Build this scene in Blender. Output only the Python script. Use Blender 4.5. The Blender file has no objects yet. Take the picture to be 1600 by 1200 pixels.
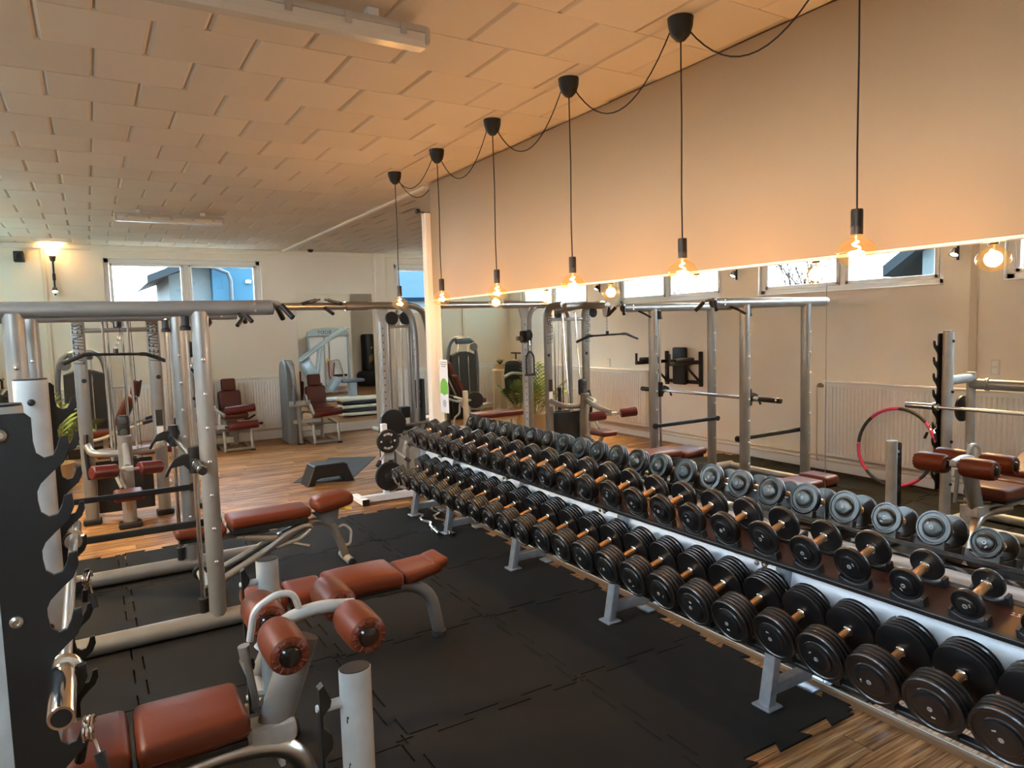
import bpy, bmesh, math, random
from mathutils import Vector, Matrix, Euler, Quaternion
random.seed(7)
PI = math.pi
C = bpy.context.scene.collection
scene = bpy.context.scene

# ------------------------------------------------------------------ camera, sky, exposure
cam_d = bpy.data.cameras.new('camera')
cam_d.sensor_width = 36.0
cam_d.lens = 36.0 * 1094.0 / 1600.0
cam_d.clip_start = 0.05
cam = bpy.data.objects.new('camera', cam_d)
C.objects.link(cam)
CZ = 1.806
def cam_rot(yaw, pit, rol):
    cy, sy, cp, sp, cr, sr = math.cos(yaw), math.sin(yaw), math.cos(pit), math.sin(pit), math.cos(rol), math.sin(rol)
    f = Vector((sy * cp, cy * cp, sp)); r = Vector((cy, -sy, 0)); u = r.cross(f)
    r2 = cr * r + sr * u; u2 = -sr * r + cr * u
    return Matrix((r2, u2, -f)).transposed().to_4x4()
cam.matrix_world = Matrix.Translation((0, 0, CZ)) @ cam_rot(0.541962, -0.082347, -0.028810)
scene.camera = cam

scene.view_settings.view_transform = 'Standard'
scene.view_settings.look = 'None'
scene.view_settings.gamma = 1.0
scene.view_settings.use_curve_mapping = False
scene.view_settings.exposure = 3.5

world = bpy.data.worlds.new('overcast_sky')
scene.world = world
world.use_nodes = True
wn = world.node_tree.nodes; wl = world.node_tree.links
bg = wn['Background']
geo_n = wn.new('ShaderNodeTexCoord'); sep = wn.new('ShaderNodeSeparateXYZ'); rmp = wn.new('ShaderNodeValToRGB')
wl.new(geo_n.outputs['Generated'], sep.inputs[0])
wl.new(sep.outputs['Z'], rmp.inputs[0])
rmp.color_ramp.elements[0].position = 0.0; rmp.color_ramp.elements[0].color = (0.88, 0.94, 1.0, 1)
rmp.color_ramp.elements[1].position = 0.55; rmp.color_ramp.elements[1].color = (0.58, 0.80, 1.0, 1)
wl.new(rmp.outputs[0], bg.inputs['Color'])
bg.inputs['Strength'].default_value = SKY = 3.1
BULB_W = 1.15
SPOT_W = 34.0

# ------------------------------------------------------------------ materials
def new_mat(name):
    m = bpy.data.materials.new(name); m.use_nodes = True
    return m, m.node_tree.nodes, m.node_tree.links, m.node_tree.nodes['Principled BSDF']
def mat(name, col, rough=0.5, metal=0.0, bump=0.0, bscale=200.0, vary=0.0, coat=0.0, vscale=6.0, spec=0.5, rnd=0.0):
    m, n, l, b = new_mat(name)
    b.inputs['Base Color'].default_value = (*col, 1)
    b.inputs['Roughness'].default_value = rough
    b.inputs['Metallic'].default_value = metal
    b.inputs['Specular IOR Level'].default_value = spec
    if coat: b.inputs['Coat Weight'].default_value = coat; b.inputs['Coat Roughness'].default_value = 0.12
    tc = n.new('ShaderNodeTexCoord')
    if bump:
        t = n.new('ShaderNodeTexNoise'); t.inputs['Scale'].default_value = bscale; t.inputs['Detail'].default_value = 3
        bp = n.new('ShaderNodeBump'); bp.inputs['Strength'].default_value = bump; bp.inputs['Distance'].default_value = 0.004
        l.new(tc.outputs['Object'], t.inputs['Vector']); l.new(t.outputs['Fac'], bp.inputs['Height']); l.new(bp.outputs[0], b.inputs['Normal'])
    if vary or rnd:
        mx = n.new('ShaderNodeHueSaturation'); mx.inputs['Color'].default_value = (*col, 1)
        if vary:
            t = n.new('ShaderNodeTexNoise'); t.inputs['Scale'].default_value = vscale; t.inputs['Detail'].default_value = 5
            mr = n.new('ShaderNodeMapRange'); mr.inputs[3].default_value = 1 - vary; mr.inputs[4].default_value = 1 + vary
            mr.inputs[1].default_value = 0.3; mr.inputs[2].default_value = 0.7
            l.new(tc.outputs['Object'], t.inputs['Vector']); l.new(t.outputs['Fac'], mr.inputs[0]); l.new(mr.outputs[0], mx.inputs['Value'])
        else:
            oi = n.new('ShaderNodeObjectInfo'); mr = n.new('ShaderNodeMapRange'); mr.inputs[3].default_value = 1 - rnd; mr.inputs[4].default_value = 1 + rnd
            l.new(oi.outputs['Random'], mr.inputs[0]); l.new(mr.outputs[0], mx.inputs['Value'])
        l.new(mx.outputs[0], b.inputs['Base Color'])
    return m
def wood_mat(name, c1, c2, c3):
    m, n, l, b = new_mat(name)
    tc = n.new('ShaderNodeTexCoord'); oi = n.new('ShaderNodeObjectInfo')
    mp = n.new('ShaderNodeMapping'); mp.inputs['Scale'].default_value = (1.3, 30.0, 4.0)
    cmb = n.new('ShaderNodeVectorMath'); cmb.operation = 'SCALE'; cmb.inputs[0].default_value = (37.0, 91.0, 13.0)
    add = n.new('ShaderNodeVectorMath'); add.operation = 'ADD'
    l.new(oi.outputs['Random'], cmb.inputs['Scale']); l.new(tc.outputs['Object'], mp.inputs['Vector'])
    l.new(mp.outputs[0], add.inputs[0]); l.new(cmb.outputs[0], add.inputs[1])
    t = n.new('ShaderNodeTexNoise'); t.inputs['Scale'].default_value = 1.5; t.inputs['Detail'].default_value = 8; t.inputs['Roughness'].default_value = 0.62; t.inputs['Distortion'].default_value = 0.6
    l.new(add.outputs[0], t.inputs['Vector'])
    r = n.new('ShaderNodeValToRGB'); e = r.color_ramp.elements
    e[0].position = 0.34; e[0].color = (*c1, 1); e[1].position = 0.68; e[1].color = (*c3, 1)
    k = e.new(0.5); k.color = (*c2, 1)
    l.new(t.outputs['Fac'], r.inputs[0])
    hs = n.new('ShaderNodeHueSaturation'); mr = n.new('ShaderNodeMapRange'); mr.inputs[3].default_value = 0.72; mr.inputs[4].default_value = 1.22
    l.new(oi.outputs['Random'], mr.inputs[0]); l.new(mr.outputs[0], hs.inputs['Value']); l.new(r.outputs[0], hs.inputs['Color'])
    l.new(hs.outputs[0], b.inputs['Base Color'])
    b.inputs['Roughness'].default_value = 0.48; b.inputs['Specular IOR Level'].default_value = 0.2
    bp = n.new('ShaderNodeBump'); bp.inputs['Strength'].default_value = 0.12; bp.inputs['Distance'].default_value = 0.002
    l.new(t.outputs['Fac'], bp.inputs['Height']); l.new(bp.outputs[0], b.inputs['Normal'])
    return m
def glass_mat(name, tint, grain=0.0, haze=0.0):
    m, n, l, b = new_mat(name)
    n.remove(b)
    out = n['Material Output']
    tr = n.new('ShaderNodeBsdfTransparent'); tr.inputs[0].default_value = (*tint, 1)
    gl = n.new('ShaderNodeBsdfGlossy'); gl.inputs['Roughness'].default_value = 0.02
    lw = n.new('ShaderNodeLayerWeight'); lw.inputs[0].default_value = 0.5
    pw = n.new('ShaderNodeMath'); pw.operation = 'POWER'; pw.inputs[1].default_value = 4.0
    fr = n.new('ShaderNodeMath'); fr.operation = 'MULTIPLY_ADD'; fr.inputs[1].default_value = 0.45; fr.inputs[2].default_value = 0.045
    l.new(lw.outputs['Facing'], pw.inputs[0]); l.new(pw.outputs[0], fr.inputs[0])
    mx = n.new('ShaderNodeMixShader')
    l.new(fr.outputs[0], mx.inputs[0]); l.new(tr.outputs[0], mx.inputs[1]); l.new(gl.outputs[0], mx.inputs[2])
    if grain:
        tl = n.new('ShaderNodeBsdfTranslucent'); tl.inputs[0].default_value = (*tint, 1)
        t = n.new('ShaderNodeTexNoise'); t.inputs['Scale'].default_value = 45; tc = n.new('ShaderNodeTexCoord')
        l.new(tc.outputs['Object'], t.inputs['Vector'])
        bp = n.new('ShaderNodeBump'); bp.inputs['Strength'].default_value = 0.8; l.new(t.outputs['Fac'], bp.inputs['Height'])
        l.new(bp.outputs[0], tl.inputs['Normal'])
        m2 = n.new('ShaderNodeMixShader'); m2.inputs[0].default_value = grain
        l.new(mx.outputs[0], m2.inputs[1]); l.new(tl.outputs[0], m2.inputs[2]); l.new(m2.outputs[0], out.inputs[0])
    elif haze:
        tl = n.new('ShaderNodeBsdfTranslucent'); tl.inputs[0].default_value = (*tint, 1)
        m2 = n.new('ShaderNodeMixShader'); m2.inputs[0].default_value = haze
        l.new(mx.outputs[0], m2.inputs[1]); l.new(tl.outputs[0], m2.inputs[2]); l.new(m2.outputs[0], out.inputs[0])
    else:
        l.new(mx.outputs[0], out.inputs[0])
    return m
def emit_mat(name, col, s):
    m, n, l, b = new_mat(name)
    b.inputs['Base Color'].default_value = (0, 0, 0, 1)
    b.inputs['Emission Color'].default_value = (*col, 1); b.inputs['Emission Strength'].default_value = s
    return m

M = dict(
    skirt=mat('brown_skirting', (0.16, 0.085, 0.04), 0.5),
    wall=mat('cream_wall_paint', (0.84, 0.755, 0.63), 0.85, bump=0.15, bscale=60, vary=0.03, vscale=1.2),
    wall_lightened=mat('lightened_cream_wall_paint', (0.92, 0.85, 0.74), 0.85, bump=0.15, bscale=60, vary=0.04, vscale=1.2),  # cream lightened in place of light missing on the left wall
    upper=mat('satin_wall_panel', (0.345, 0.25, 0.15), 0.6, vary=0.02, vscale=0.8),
    ceil=mat('white_ceiling_board', (0.68, 0.58, 0.455), 0.9, bump=0.1, bscale=250, rnd=0.035),
    groove=mat('ceiling_joint', (0.50, 0.43, 0.35), 0.95),
    wood=wood_mat('laminate_planks', (0.05, 0.019, 0.007), (0.32, 0.15, 0.058), (0.66, 0.41, 0.20)),
    sub=mat('floor_joint', (0.05, 0.028, 0.016), 0.8),
    rubber=mat('black_rubber_granulate', (0.0065, 0.0061, 0.0055), 0.8, bump=0.5, bscale=420, vary=0.25, vscale=3.0, spec=0.3),
    silver=mat('silver_powder_coat', (0.30, 0.295, 0.28), 0.36, 0.5, vary=0.06, vscale=9),
    silver2=mat('worn_light_grey_paint', (0.44, 0.445, 0.425), 0.45, 0.15, vary=0.1, vscale=14),
    greymetal=mat('grey_shroud_plastic', (0.17, 0.175, 0.18), 0.4, 0.2),
    chrome=mat('chrome', (0.72, 0.71, 0.69), 0.14, 1.0),
    steel=mat('brushed_steel', (0.55, 0.53, 0.50), 0.3, 1.0),
    black=mat('black_powder_coat', (0.006, 0.006, 0.006), 0.5, bump=0.08, bscale=300),
    blackp=mat('black_plastic', (0.010, 0.010, 0.0105), 0.5),
    gloss=mat('glossy_black_cap', (0.006, 0.006, 0.0065), 0.22, coat=0.3),
    piping=mat('dark_leather_piping', (0.05, 0.011, 0.005), 0.5),
    darkshroud=mat('dark_weight_stack_cover', (0.032, 0.030, 0.027), 0.5, 0.0, vary=0.1),
    iron=mat('black_enamel_iron', (0.0055, 0.0055, 0.006), 0.36, bump=0.05, bscale=80, coat=0.25),
    irondull=mat('worn_black_iron', (0.016, 0.015, 0.015), 0.55, bump=0.12, bscale=120),
    hub=mat('black_cap_iron', (0.007, 0.0075, 0.008), 0.3, coat=0.25),
    mark=mat('worn_steel_mark', (0.42, 0.43, 0.42), 0.45, 0.6),
    brass=mat('knurled_bronze_grip', (0.62, 0.37, 0.18), 0.34, 0.85, bump=0.4, bscale=260),
    leather=mat('brown_leather', (0.125, 0.025, 0.0095), 0.42, bump=0.1, bscale=140, vary=0.06, vscale=5, spec=0.28),
    maroon=mat('maroon_vinyl', (0.10, 0.010, 0.009), 0.42, bump=0.08, bscale=140),
    darkmaroon=mat('dark_brown_vinyl', (0.10, 0.022, 0.016), 0.42, bump=0.08, bscale=140),
    rack=mat('rack_light_paint', (0.86, 0.86, 0.88), 0.32, 0.0, vary=0.04),
    racksteel=mat('rack_blue_grey_steel', (0.33, 0.36, 0.40), 0.33, 0.6, vary=0.15, vscale=20),
    rail=mat('rail_brown_black', (0.05, 0.022, 0.014), 0.35, 0.3),
    saddle=mat('saddle_black_plastic', (0.016, 0.016, 0.017), 0.42),
    label=mat('printed_label', (0.75, 0.70, 0.66), 0.5),
    labeld=mat('label_dark_red', (0.07, 0.015, 0.012), 0.5),
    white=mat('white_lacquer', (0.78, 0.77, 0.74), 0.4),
    frame=mat('white_window_frame', (0.80, 0.78, 0.74), 0.35),
    radi=mat('radiator_enamel', (0.90, 0.89, 0.85), 0.38),
    pipe=mat('painted_pipe', (0.68, 0.60, 0.48), 0.5),
    valve=mat('aged_brass_valve', (0.30, 0.22, 0.10), 0.4, 0.8),
    cord=mat('black_fabric_cord', (0.012, 0.010, 0.010), 0.8),
    socket=mat('dark_bronze_socket', (0.055, 0.042, 0.032), 0.35, 0.7),
    amber=glass_mat('amber_bulb_glass', (1.0, 0.88, 0.66), haze=0.004),
    filament=emit_mat('glowing_filament', (1.0, 0.55, 0.2), 14.0),
    spotlit=emit_mat('spot_lens', (1.0, 0.80, 0.50), 3.0),
    fill_tube=emit_mat('added_fill_tube', (1.0, 0.93, 0.78), 9.0),
    pane=glass_mat('window_glass', (0.96, 0.98, 0.99)),
    frost=glass_mat('patterned_window_glass', (0.50, 0.62, 0.61), grain=0.8),
    diffuser=mat('clear_lamp_cover', (0.62, 0.57, 0.48), 0.22),
    lampbody=mat('grey_lamp_body', (0.42, 0.39, 0.34), 0.5),
    mirror=mat('mirror_silver', (0.90, 0.915, 0.90), 0.0, 1.0),
    edge=mat('mirror_edge', (0.25, 0.33, 0.30), 0.2),
    leaf=mat('palm_leaf', (0.13, 0.19, 0.05), 0.45, vary=0.35, vscale=3),
    leafd=mat('dark_leaf', (0.03, 0.065, 0.02), 0.45, vary=0.3, vscale=3),
    stem=mat('palm_stem', (0.20, 0.17, 0.06), 0.6),
    pot=mat('beige_planter', (0.42, 0.33, 0.20), 0.6),
    pink=mat('pink_foam', (0.72, 0.05, 0.16), 0.55),
    darkfoam=mat('dark_grey_foam', (0.04, 0.04, 0.042), 0.7),
    paper=mat('white_paper', (0.80, 0.82, 0.84), 0.6),
    green=mat('green_print', (0.17, 0.50, 0.06), 0.6),
    ink=mat('black_print', (0.02, 0.02, 0.02), 0.6),
    bluegrey=mat('blue_grey_cover', (0.10, 0.13, 0.17), 0.4),
    bluesteel=mat('light_blue_grey_paint', (0.42, 0.52, 0.56), 0.35, 0.3),
    cream2=mat('cream_plastic', (0.70, 0.60, 0.42), 0.5),
    gold=mat('gold_print', (0.75, 0.48, 0.10), 0.4, 0.3),
    yellow=mat('yellow_plastic', (0.75, 0.48, 0.04), 0.5),
    redrope=mat('red_strap', (0.30, 0.03, 0.03), 0.6),
    render=mat('darkened_facade', (0.05, 0.062, 0.064), 0.9, spec=0.05, bump=0.2, bscale=20),  # house colours darkened, standing in for dimmer outdoor light
    blueface=mat('blue_facade', (0.014, 0.040, 0.060), 0.9, spec=0.05, bump=0.2, bscale=20),
    roof=mat('slate_grey_roof_tile', (0.008, 0.011, 0.013), 0.7, spec=0.05),
    roofb=mat('blue_grey_roof_tile', (0.005, 0.017, 0.037), 0.6, spec=0.05),
    zinc=mat('zinc_gutter', (0.022, 0.03, 0.038), 0.4, 0.6),
    bark=mat('grey_brown_bark', (0.014, 0.011, 0.009), 0.9, spec=0.05),
    ground=mat('outdoor_gravel', (0.06, 0.058, 0.05), 0.95, spec=0.05),
)

# ------------------------------------------------------------------ mesh building
def rotm(e): return Euler(e).to_matrix().to_4x4()
def align(d):
    return Vector((0, 0, 1)).rotation_difference(Vector(d).normalized()).to_matrix().to_4x4()
class B:
    """collects shapes of one part, in world metres"""
    def __init__(s): s.bm = bmesh.new()
    def _add(s, tmp, mx):
        me = bpy.data.meshes.new('t'); tmp.to_mesh(me); tmp.free(); me.transform(mx); s.bm.from_mesh(me); bpy.data.meshes.remove(me); return s
    def box(s, c, size, rot=(0, 0, 0), bev=0.0, seg=1, mx=None):
        t = bmesh.new(); bmesh.ops.create_cube(t, size=1.0)
        bmesh.ops.scale(t, vec=size, verts=t.verts)
        if bev: bmesh.ops.bevel(t, geom=t.edges[:], offset=min(bev, min(size) * 0.49), segments=seg, profile=0.5, affect='EDGES')
        return s._add(t, mx if mx is not None else Matrix.Translation(c) @ rotm(rot))
    def lathe(s, prof, c=(0, 0, 0), d=(0, 0, 1), n=20, sx=1.0, sy=1.0):
        t = bmesh.new(); rings = []
        for r, z in prof:
            if r < 1e-5: rings.append([t.verts.new((0, 0, z))])
            else: rings.append([t.verts.new((r * sx * math.cos(2 * PI * i / n), r * sy * math.sin(2 * PI * i / n), z)) for i in range(n)])
        for a, b in zip(rings, rings[1:]):
            for i in range(n):
                j = (i + 1) % n
                if len(a) == 1 and len(b) == 1: continue
                if len(a) == 1: t.faces.new((a[0], b[j], b[i]))
                elif len(b) == 1: t.faces.new((a[i], a[j], b[0]))
                else: t.faces.new((a[i], a[j], b[j], b[i]))
        if len(rings[0]) > 1: t.faces.new(rings[0][::-1])
        if len(rings[-1]) > 1: t.faces.new(rings[-1])
        bmesh.ops.recalc_face_normals(t, faces=t.faces)
        return s._add(t, Matrix.Translation(c) @ align(d))
    def cyl(s, a, b, r, n=14, r2=None, bev=0.0):
        a, b = Vector(a), Vector(b); L = (b - a).length; r2 = r if r2 is None else r2
        p = [(r, 0), (r2, L)] if not bev else [(r - bev, 0), (r, bev), (r2, L - bev), (r2 - bev, L)]
        return s.lathe(p, a, b - a, n)
    def tube(s, pts, r, n=10, closed=False, ry=None, up=None):
        pts = [Vector(p) for p in pts]; k = len(pts)
        rs = r if isinstance(r, (list, tuple)) else [r] * k
        t = bmesh.new(); rings = []; prev = None
        for i, p in enumerate(pts):
            a = pts[i - 1] if (i > 0 or closed) else p
            b = pts[(i + 1) % k] if (i < k - 1 or closed) else p
            tg = (b - a).normalized()
            if prev is None:
                ref = Vector(up) if up else (Vector((0, 0, 1)) if abs(tg.z) < 0.9 else Vector((1, 0, 0)))
                nx = ref.cross(tg).normalized()
            else:
                nx = prev - tg * prev.dot(tg); nx.normalize()
            prev = nx; ny = tg.cross(nx)
            q = rs[i]; qy = q if ry is None else ry
            rings.append([t.verts.new(p + nx * (q * math.cos(2 * PI * j / n)) + ny * (qy * math.sin(2 * PI * j / n))) for j in range(n)])
        m = k if closed else k - 1
        for i in range(m):
            a, b = rings[i], rings[(i + 1) % k]
            for j in range(n): t.faces.new((a[j], a[(j + 1) % n], b[(j + 1) % n], b[j]))
        if not closed: t.faces.new(rings[0][::-1]); t.faces.new(rings[-1])
        return s._add(t, Matrix())
    def prism(s, poly, th, mx, bev=0.0):
        t = bmesh.new(); f = t.faces.new([t.verts.new((x, y, 0)) for x, y in poly])
        ex = bmesh.ops.extrude_face_region(t, geom=[f])
        bmesh.ops.translate(t, vec=(0, 0, th), verts=[v for v in ex['geom'] if isinstance(v, bmesh.types.BMVert)])
        bmesh.ops.recalc_face_normals(t, faces=t.faces)
        if bev:
            ed = [e for e in t.edges if abs(e.verts[0].co.z - e.verts[1].co.z) < 1e-6]
            bmesh.ops.bevel(t, geom=ed, offset=bev, segments=1, affect='EDGES')
        return s._add(t, mx)
    def pad(s, c, size, rot=(0, 0, 0), r=0.03, taper=0.0, crown=0.0, seg=3):
        """upholstered cushion: rounded block, optionally narrower at +x, crowned"""
        t = bmesh.new(); bmesh.ops.create_cube(t, size=1.0)
        bmesh.ops.subdivide_edges(t, edges=[e for e in t.edges if abs(e.verts[0].co.x - e.verts[1].co.x) > .5], cuts=3)
        bmesh.ops.subdivide_edges(t, edges=[e for e in t.edges if abs(e.verts[0].co.y - e.verts[1].co.y) > .5], cuts=2)
        bmesh.ops.scale(t, vec=size, verts=t.verts)
        sharp = [e for e in t.edges if len(e.link_faces) == 2 and e.calc_face_angle(0) > 1.0]
        bmesh.ops.bevel(t, geom=sharp, offset=min(r, min(size) * 0.45), segments=seg, profile=0.5, affect='EDGES')
        for v in t.verts:
            u = v.co.x / size[0] + .5
            v.co.y *= 1 - taper * u * u
            if crown and v.co.z > 0: v.co.z += crown * (1 - (2 * v.co.y / size[1]) ** 2) * (1 - (2 * u - 1) ** 4)
        return s._add(t, Matrix.Translation(c) @ rotm(rot))
    def raw(s, verts, faces):
        vs = [s.bm.verts.new(v) for v in verts]
        for f in faces: s.bm.faces.new([vs[i] for i in f])
        return s
    def mesh(s, name, m, org=(0, 0, 0), smooth=35):
        me = bpy.data.meshes.new(name); s.bm.to_mesh(me); s.bm.free()
        if Vector(org).length: me.transform(Matrix.Translation(-Vector(org)))
        me.materials.append(m)
        if smooth:
            me.polygons.foreach_set('use_smooth', [True] * len(me.polygons)); me.set_sharp_from_angle(angle=math.radians(smooth))
        return me
def fillet(pts, rad, n=5):
    pts = [Vector(p) for p in pts]; out = [pts[0]]
    for a, b, c in zip(pts, pts[1:], pts[2:]):
        u = (a - b); v = (c - b); k = min(rad, u.length * .49, v.length * .49)
        p, q = b + u.normalized() * k, b + v.normalized() * k
        for i in range(n + 1):
            t = i / n; out.append((1 - t) ** 2 * p + 2 * t * (1 - t) * b + t * t * q)
    out.append(pts[-1]); return out
def root_loc(p):
    v = Vector((0, 0, 0))
    while p is not None: v = v + p.location; p = p.parent
    return v
def thing(name, label, cat, loc, group=None):
    o = bpy.data.objects.new(name, None); o.empty_display_size = 0.1; C.objects.link(o); o.location = loc
    o['label'] = label; o['category'] = cat
    if group: o['group'] = group
    return o
def part(name, b, m, parent, label=None, stuff=False, smooth=35):
    org = root_loc(parent)
    o = bpy.data.objects.new(name, b.mesh(name, M[m], org, smooth)); C.objects.link(o); o.parent = parent
    if label: o['label'] = label
    if stuff: o['kind'] = 'stuff'
    return o
def solo(name, b, m, label, cat, loc, group=None, smooth=35):
    o = bpy.data.objects.new(name, b.mesh(name, M[m], loc, smooth)); o.location = loc; C.objects.link(o)
    o['label'] = label; o['category'] = cat
    if group: o['group'] = group
    return o
def struct(name, b, m, parent=None, loc=(0, 0, 0), smooth=0):
    o = bpy.data.objects.new(name, b.mesh(name, M[m], Vector(loc) + (root_loc(parent) if parent else Vector()), smooth)); o.location = loc; C.objects.link(o)
    if parent: o.parent = parent
    else: o['kind'] = 'structure'
    return o
def inst(name, me, parent, loc, rot=(0, 0, 0), scale=None):
    o = bpy.data.objects.new(name, me); C.objects.link(o); o.parent = parent
    o.location = Vector(loc) - root_loc(parent); o.rotation_euler = rot
    if scale: o.scale = scale
    return o
def dup(o, parent=None):
    c = o.copy(); C.objects.link(c); c.parent = parent
    for ch in list(o.children): dup(ch, c)
    return c
def text_mesh(txt, size, m, mx, ext=0.0008, name='lettering', shear=0.0):
    cu = bpy.data.curves.new('txt', 'FONT'); cu.body = txt; cu.size = size; cu.extrude = ext; cu.align_x = 'CENTER'; cu.align_y = 'CENTER'; cu.shear = shear; cu.resolution_u = 2
    o = bpy.data.objects.new('txt', cu); C.objects.link(o)
    me = bpy.data.meshes.new_from_object(o.evaluated_get(bpy.context.evaluated_depsgraph_get()))
    bpy.data.objects.remove(o); bpy.data.curves.remove(cu)
    me.transform(mx); me.name = name; me.materials.clear(); me.materials.append(M[m])
    return me
def text_part(txt, size, m, mx, parent, name='lettering', **k):
    org = root_loc(parent)
    me = text_mesh(txt, size, m, Matrix.Translation(-org) @ mx, name=name, **k)
    o = bpy.data.objects.new(name, me); C.objects.link(o); o.parent = parent; return o
def frame_mx(o, x, y):
    x = Vector(x).normalized(); y = Vector(y).normalized(); z = x.cross(y)
    return Matrix(((x.x, y.x, z.x, o[0]), (x.y, y.y, z.y, o[1]), (x.z, y.z, z.z, o[2]), (0, 0, 0, 1)))
ORD = ['nearest', 'second', 'third', 'fourth', 'fifth', 'sixth', 'seventh', 'eighth', 'ninth', 'tenth', 'eleventh', 'twelfth', 'thirteenth',
       'fourteenth', 'fifteenth', 'sixteenth', 'seventeenth', 'eighteenth', 'nineteenth', 'twentieth', 'twenty-first', 'twenty-second', 'twenty-third', 'farthest']

# ------------------------------------------------------------------ room shell
XL, XM, YF, ZC = -1.54, 2.953, 12.408, 3.206
XR, YB, YP = 9.0, -2.2, 6.34
def wall_with_holes(name, axis, plane, th, a0, a1, holes, m='wall', z1=ZC + .05):
    """vertical wall; holes = [(a_from, a_to, z_from, z_to)] along the wall"""
    b = B(); cut = a0
    def bx(p, q, z0, zz):
        if q - p < 1e-4 or zz - z0 < 1e-4: return
        if axis == 'x': b.box(((p + q) / 2, plane + th / 2, (z0 + zz) / 2), (q - p, abs(th), zz - z0))
        else: b.box((plane + th / 2, (p + q) / 2, (z0 + zz) / 2), (abs(th), q - p, zz - z0))
    for h0, h1, z0, zz in sorted(holes):
        bx(cut, h0, -.02, z1); bx(h0, h1, -.02, z0); bx(h0, h1, zz, z1); cut = h1
    bx(cut, a1, -.02, z1)
    return struct(name, b, m)
WZ0, WZ1 = 2.10, 3.02
LW = [(-1.8, .4), (1.0, 3.3), (3.85, 6.14), (6.75, 8.95), (9.75, 11.95)]
FW = [(0.28, 2.58), (4.97, 7.2)]
wall_left = wall_with_holes('wall_left', 'y', XL, -.25, YB - .2, YF + .25, [(a, c, WZ0, WZ1) for a, c in LW], 'wall_lightened')
wall_back = wall_with_holes('wall_back', 'x', YF, .25, XL, XR + .2, [(a, c, WZ0, WZ1) for a, c in FW])
wall_front = wall_with_holes('wall_front', 'x', YB, -.2, XL, XM + .1, [])
wall_right = struct('wall_right', B().box((3.0325, (YB + YP) / 2, 1.62), (.135, YP - YB, 3.25)), 'wall')
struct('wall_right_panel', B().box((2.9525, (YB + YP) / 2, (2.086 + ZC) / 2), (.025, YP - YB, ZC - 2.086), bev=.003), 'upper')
struct('wall_side_room', B().box((4.95, 4.1, 1.62), (3.7, .2, 3.25)).box((6.7, 3.1, 1.62), (.2, 2.0, 3.25)).box((7.9, 1.95, 1.62), (2.6, .2, 3.25)), 'wall')
struct('wall_outer_right', B().box((XR + .1, 7.2, 1.62), (.2, 10.9, 3.25)), 'wall')
struct('lit_edge_strip', B().box((2.9425, (YB + YP) / 2, 2.079), (.021, YP - YB, .014), bev=.002), 'white')  # white strip imitates the lamp-lit underside of the panel
struct('trim_1', B().box((2.93, 6.387, 1.46), (.088, .088, 2.94), bev=.004), 'wall')
struct('trim_2', B().box((4.67, YF - .05, ZC / 2), (.19, .10, ZC), bev=.004), 'wall')
struct('trim_3', B().box(((XL + XR) / 2, YF - .02, ZC - .035), (XR - XL, .04, .07), bev=.004), 'wall')
struct('trim_4', B().box((2.953, 9.4, ZC - .012), (.05, 5.9, .024), bev=.004), 'wall')
struct('baseboard_back', B().box(((XL + XR) / 2, YF - .025, .07), (XR - XL, .05, .15), bev=.006), 'radi')
struct('baseboard_left', B().box((XL + .02, (YB + YF) / 2, .06), (.04, YF - YB, .13), bev=.006), 'radi')
struct('baseboard_right', B().box((2.944, (YB + YP) / 2, .008), (.022, YP - YB, .034), bev=.004), 'skirt')

# pilaster strips of the far and left wall
struct('trim_5', B().box((-.48, YF - .012, ZC / 2), (.05, .024, ZC), bev=.003).box((XL + .012, 3.55, ZC / 2), (.024, .07, ZC), bev=.003), 'pipe')

# floor: slab, laminate planks, rubber tiles
floor = struct('floor', B().box(((XL + XR) / 2, (YB + YF) / 2, -.07), (XR - XL, YF - YB, .11)), 'sub')
PLW, PLL, ZT = .142, 1.28, -.008
def plank_mesh(name, L, W):
    b = B(); h = .014; e = .0022; x, y = L / 2 - .0008, W / 2 - .0008
    b.raw([(-x, -y, -h), (x, -y, -h), (x, y, -h), (-x, y, -h), (-x, -y, -e), (x, -y, -e), (x, y, -e), (-x, y, -e),
           (-x + e, -y + e, 0), (x - e, -y + e, 0), (x - e, y - e, 0), (-x + e, y - e, 0)],
          [(0, 1, 5, 4), (1, 2, 6, 5), (2, 3, 7, 6), (3, 0, 4, 7), (4, 5, 9, 8), (5, 6, 10, 9), (6, 7, 11, 10), (7, 4, 8, 11), (8, 9, 10, 11)])
    return b.mesh(name, M['wood'], smooth=0)
pm = plank_mesh('plank', PLL, PLW)
rest = []; n_pl = 0
row = 0; y = YB + PLW / 2
spots = []
while y < YF:
    x = XL - (row * .47 * PLL) % PLL + PLL / 2
    while x - PLL / 2 < XR:
        spots.append((x, y)); x += PLL
    y += PLW; row += 1
def hidden_by_mats(x, y): return 1.93 < y < 6.52 and x < 2.8
def seen(x, y):
    return (y > 6.4 and x - PLL / 2 < 4.2 and x + PLL / 2 > -1.2) or (0.9 < y < 2.0 and 1.2 < x < 3.2) or (1.9 < y < 6.5 and 2.6 < x - PLL / 2 < 2.95)
far_b = B()
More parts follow.
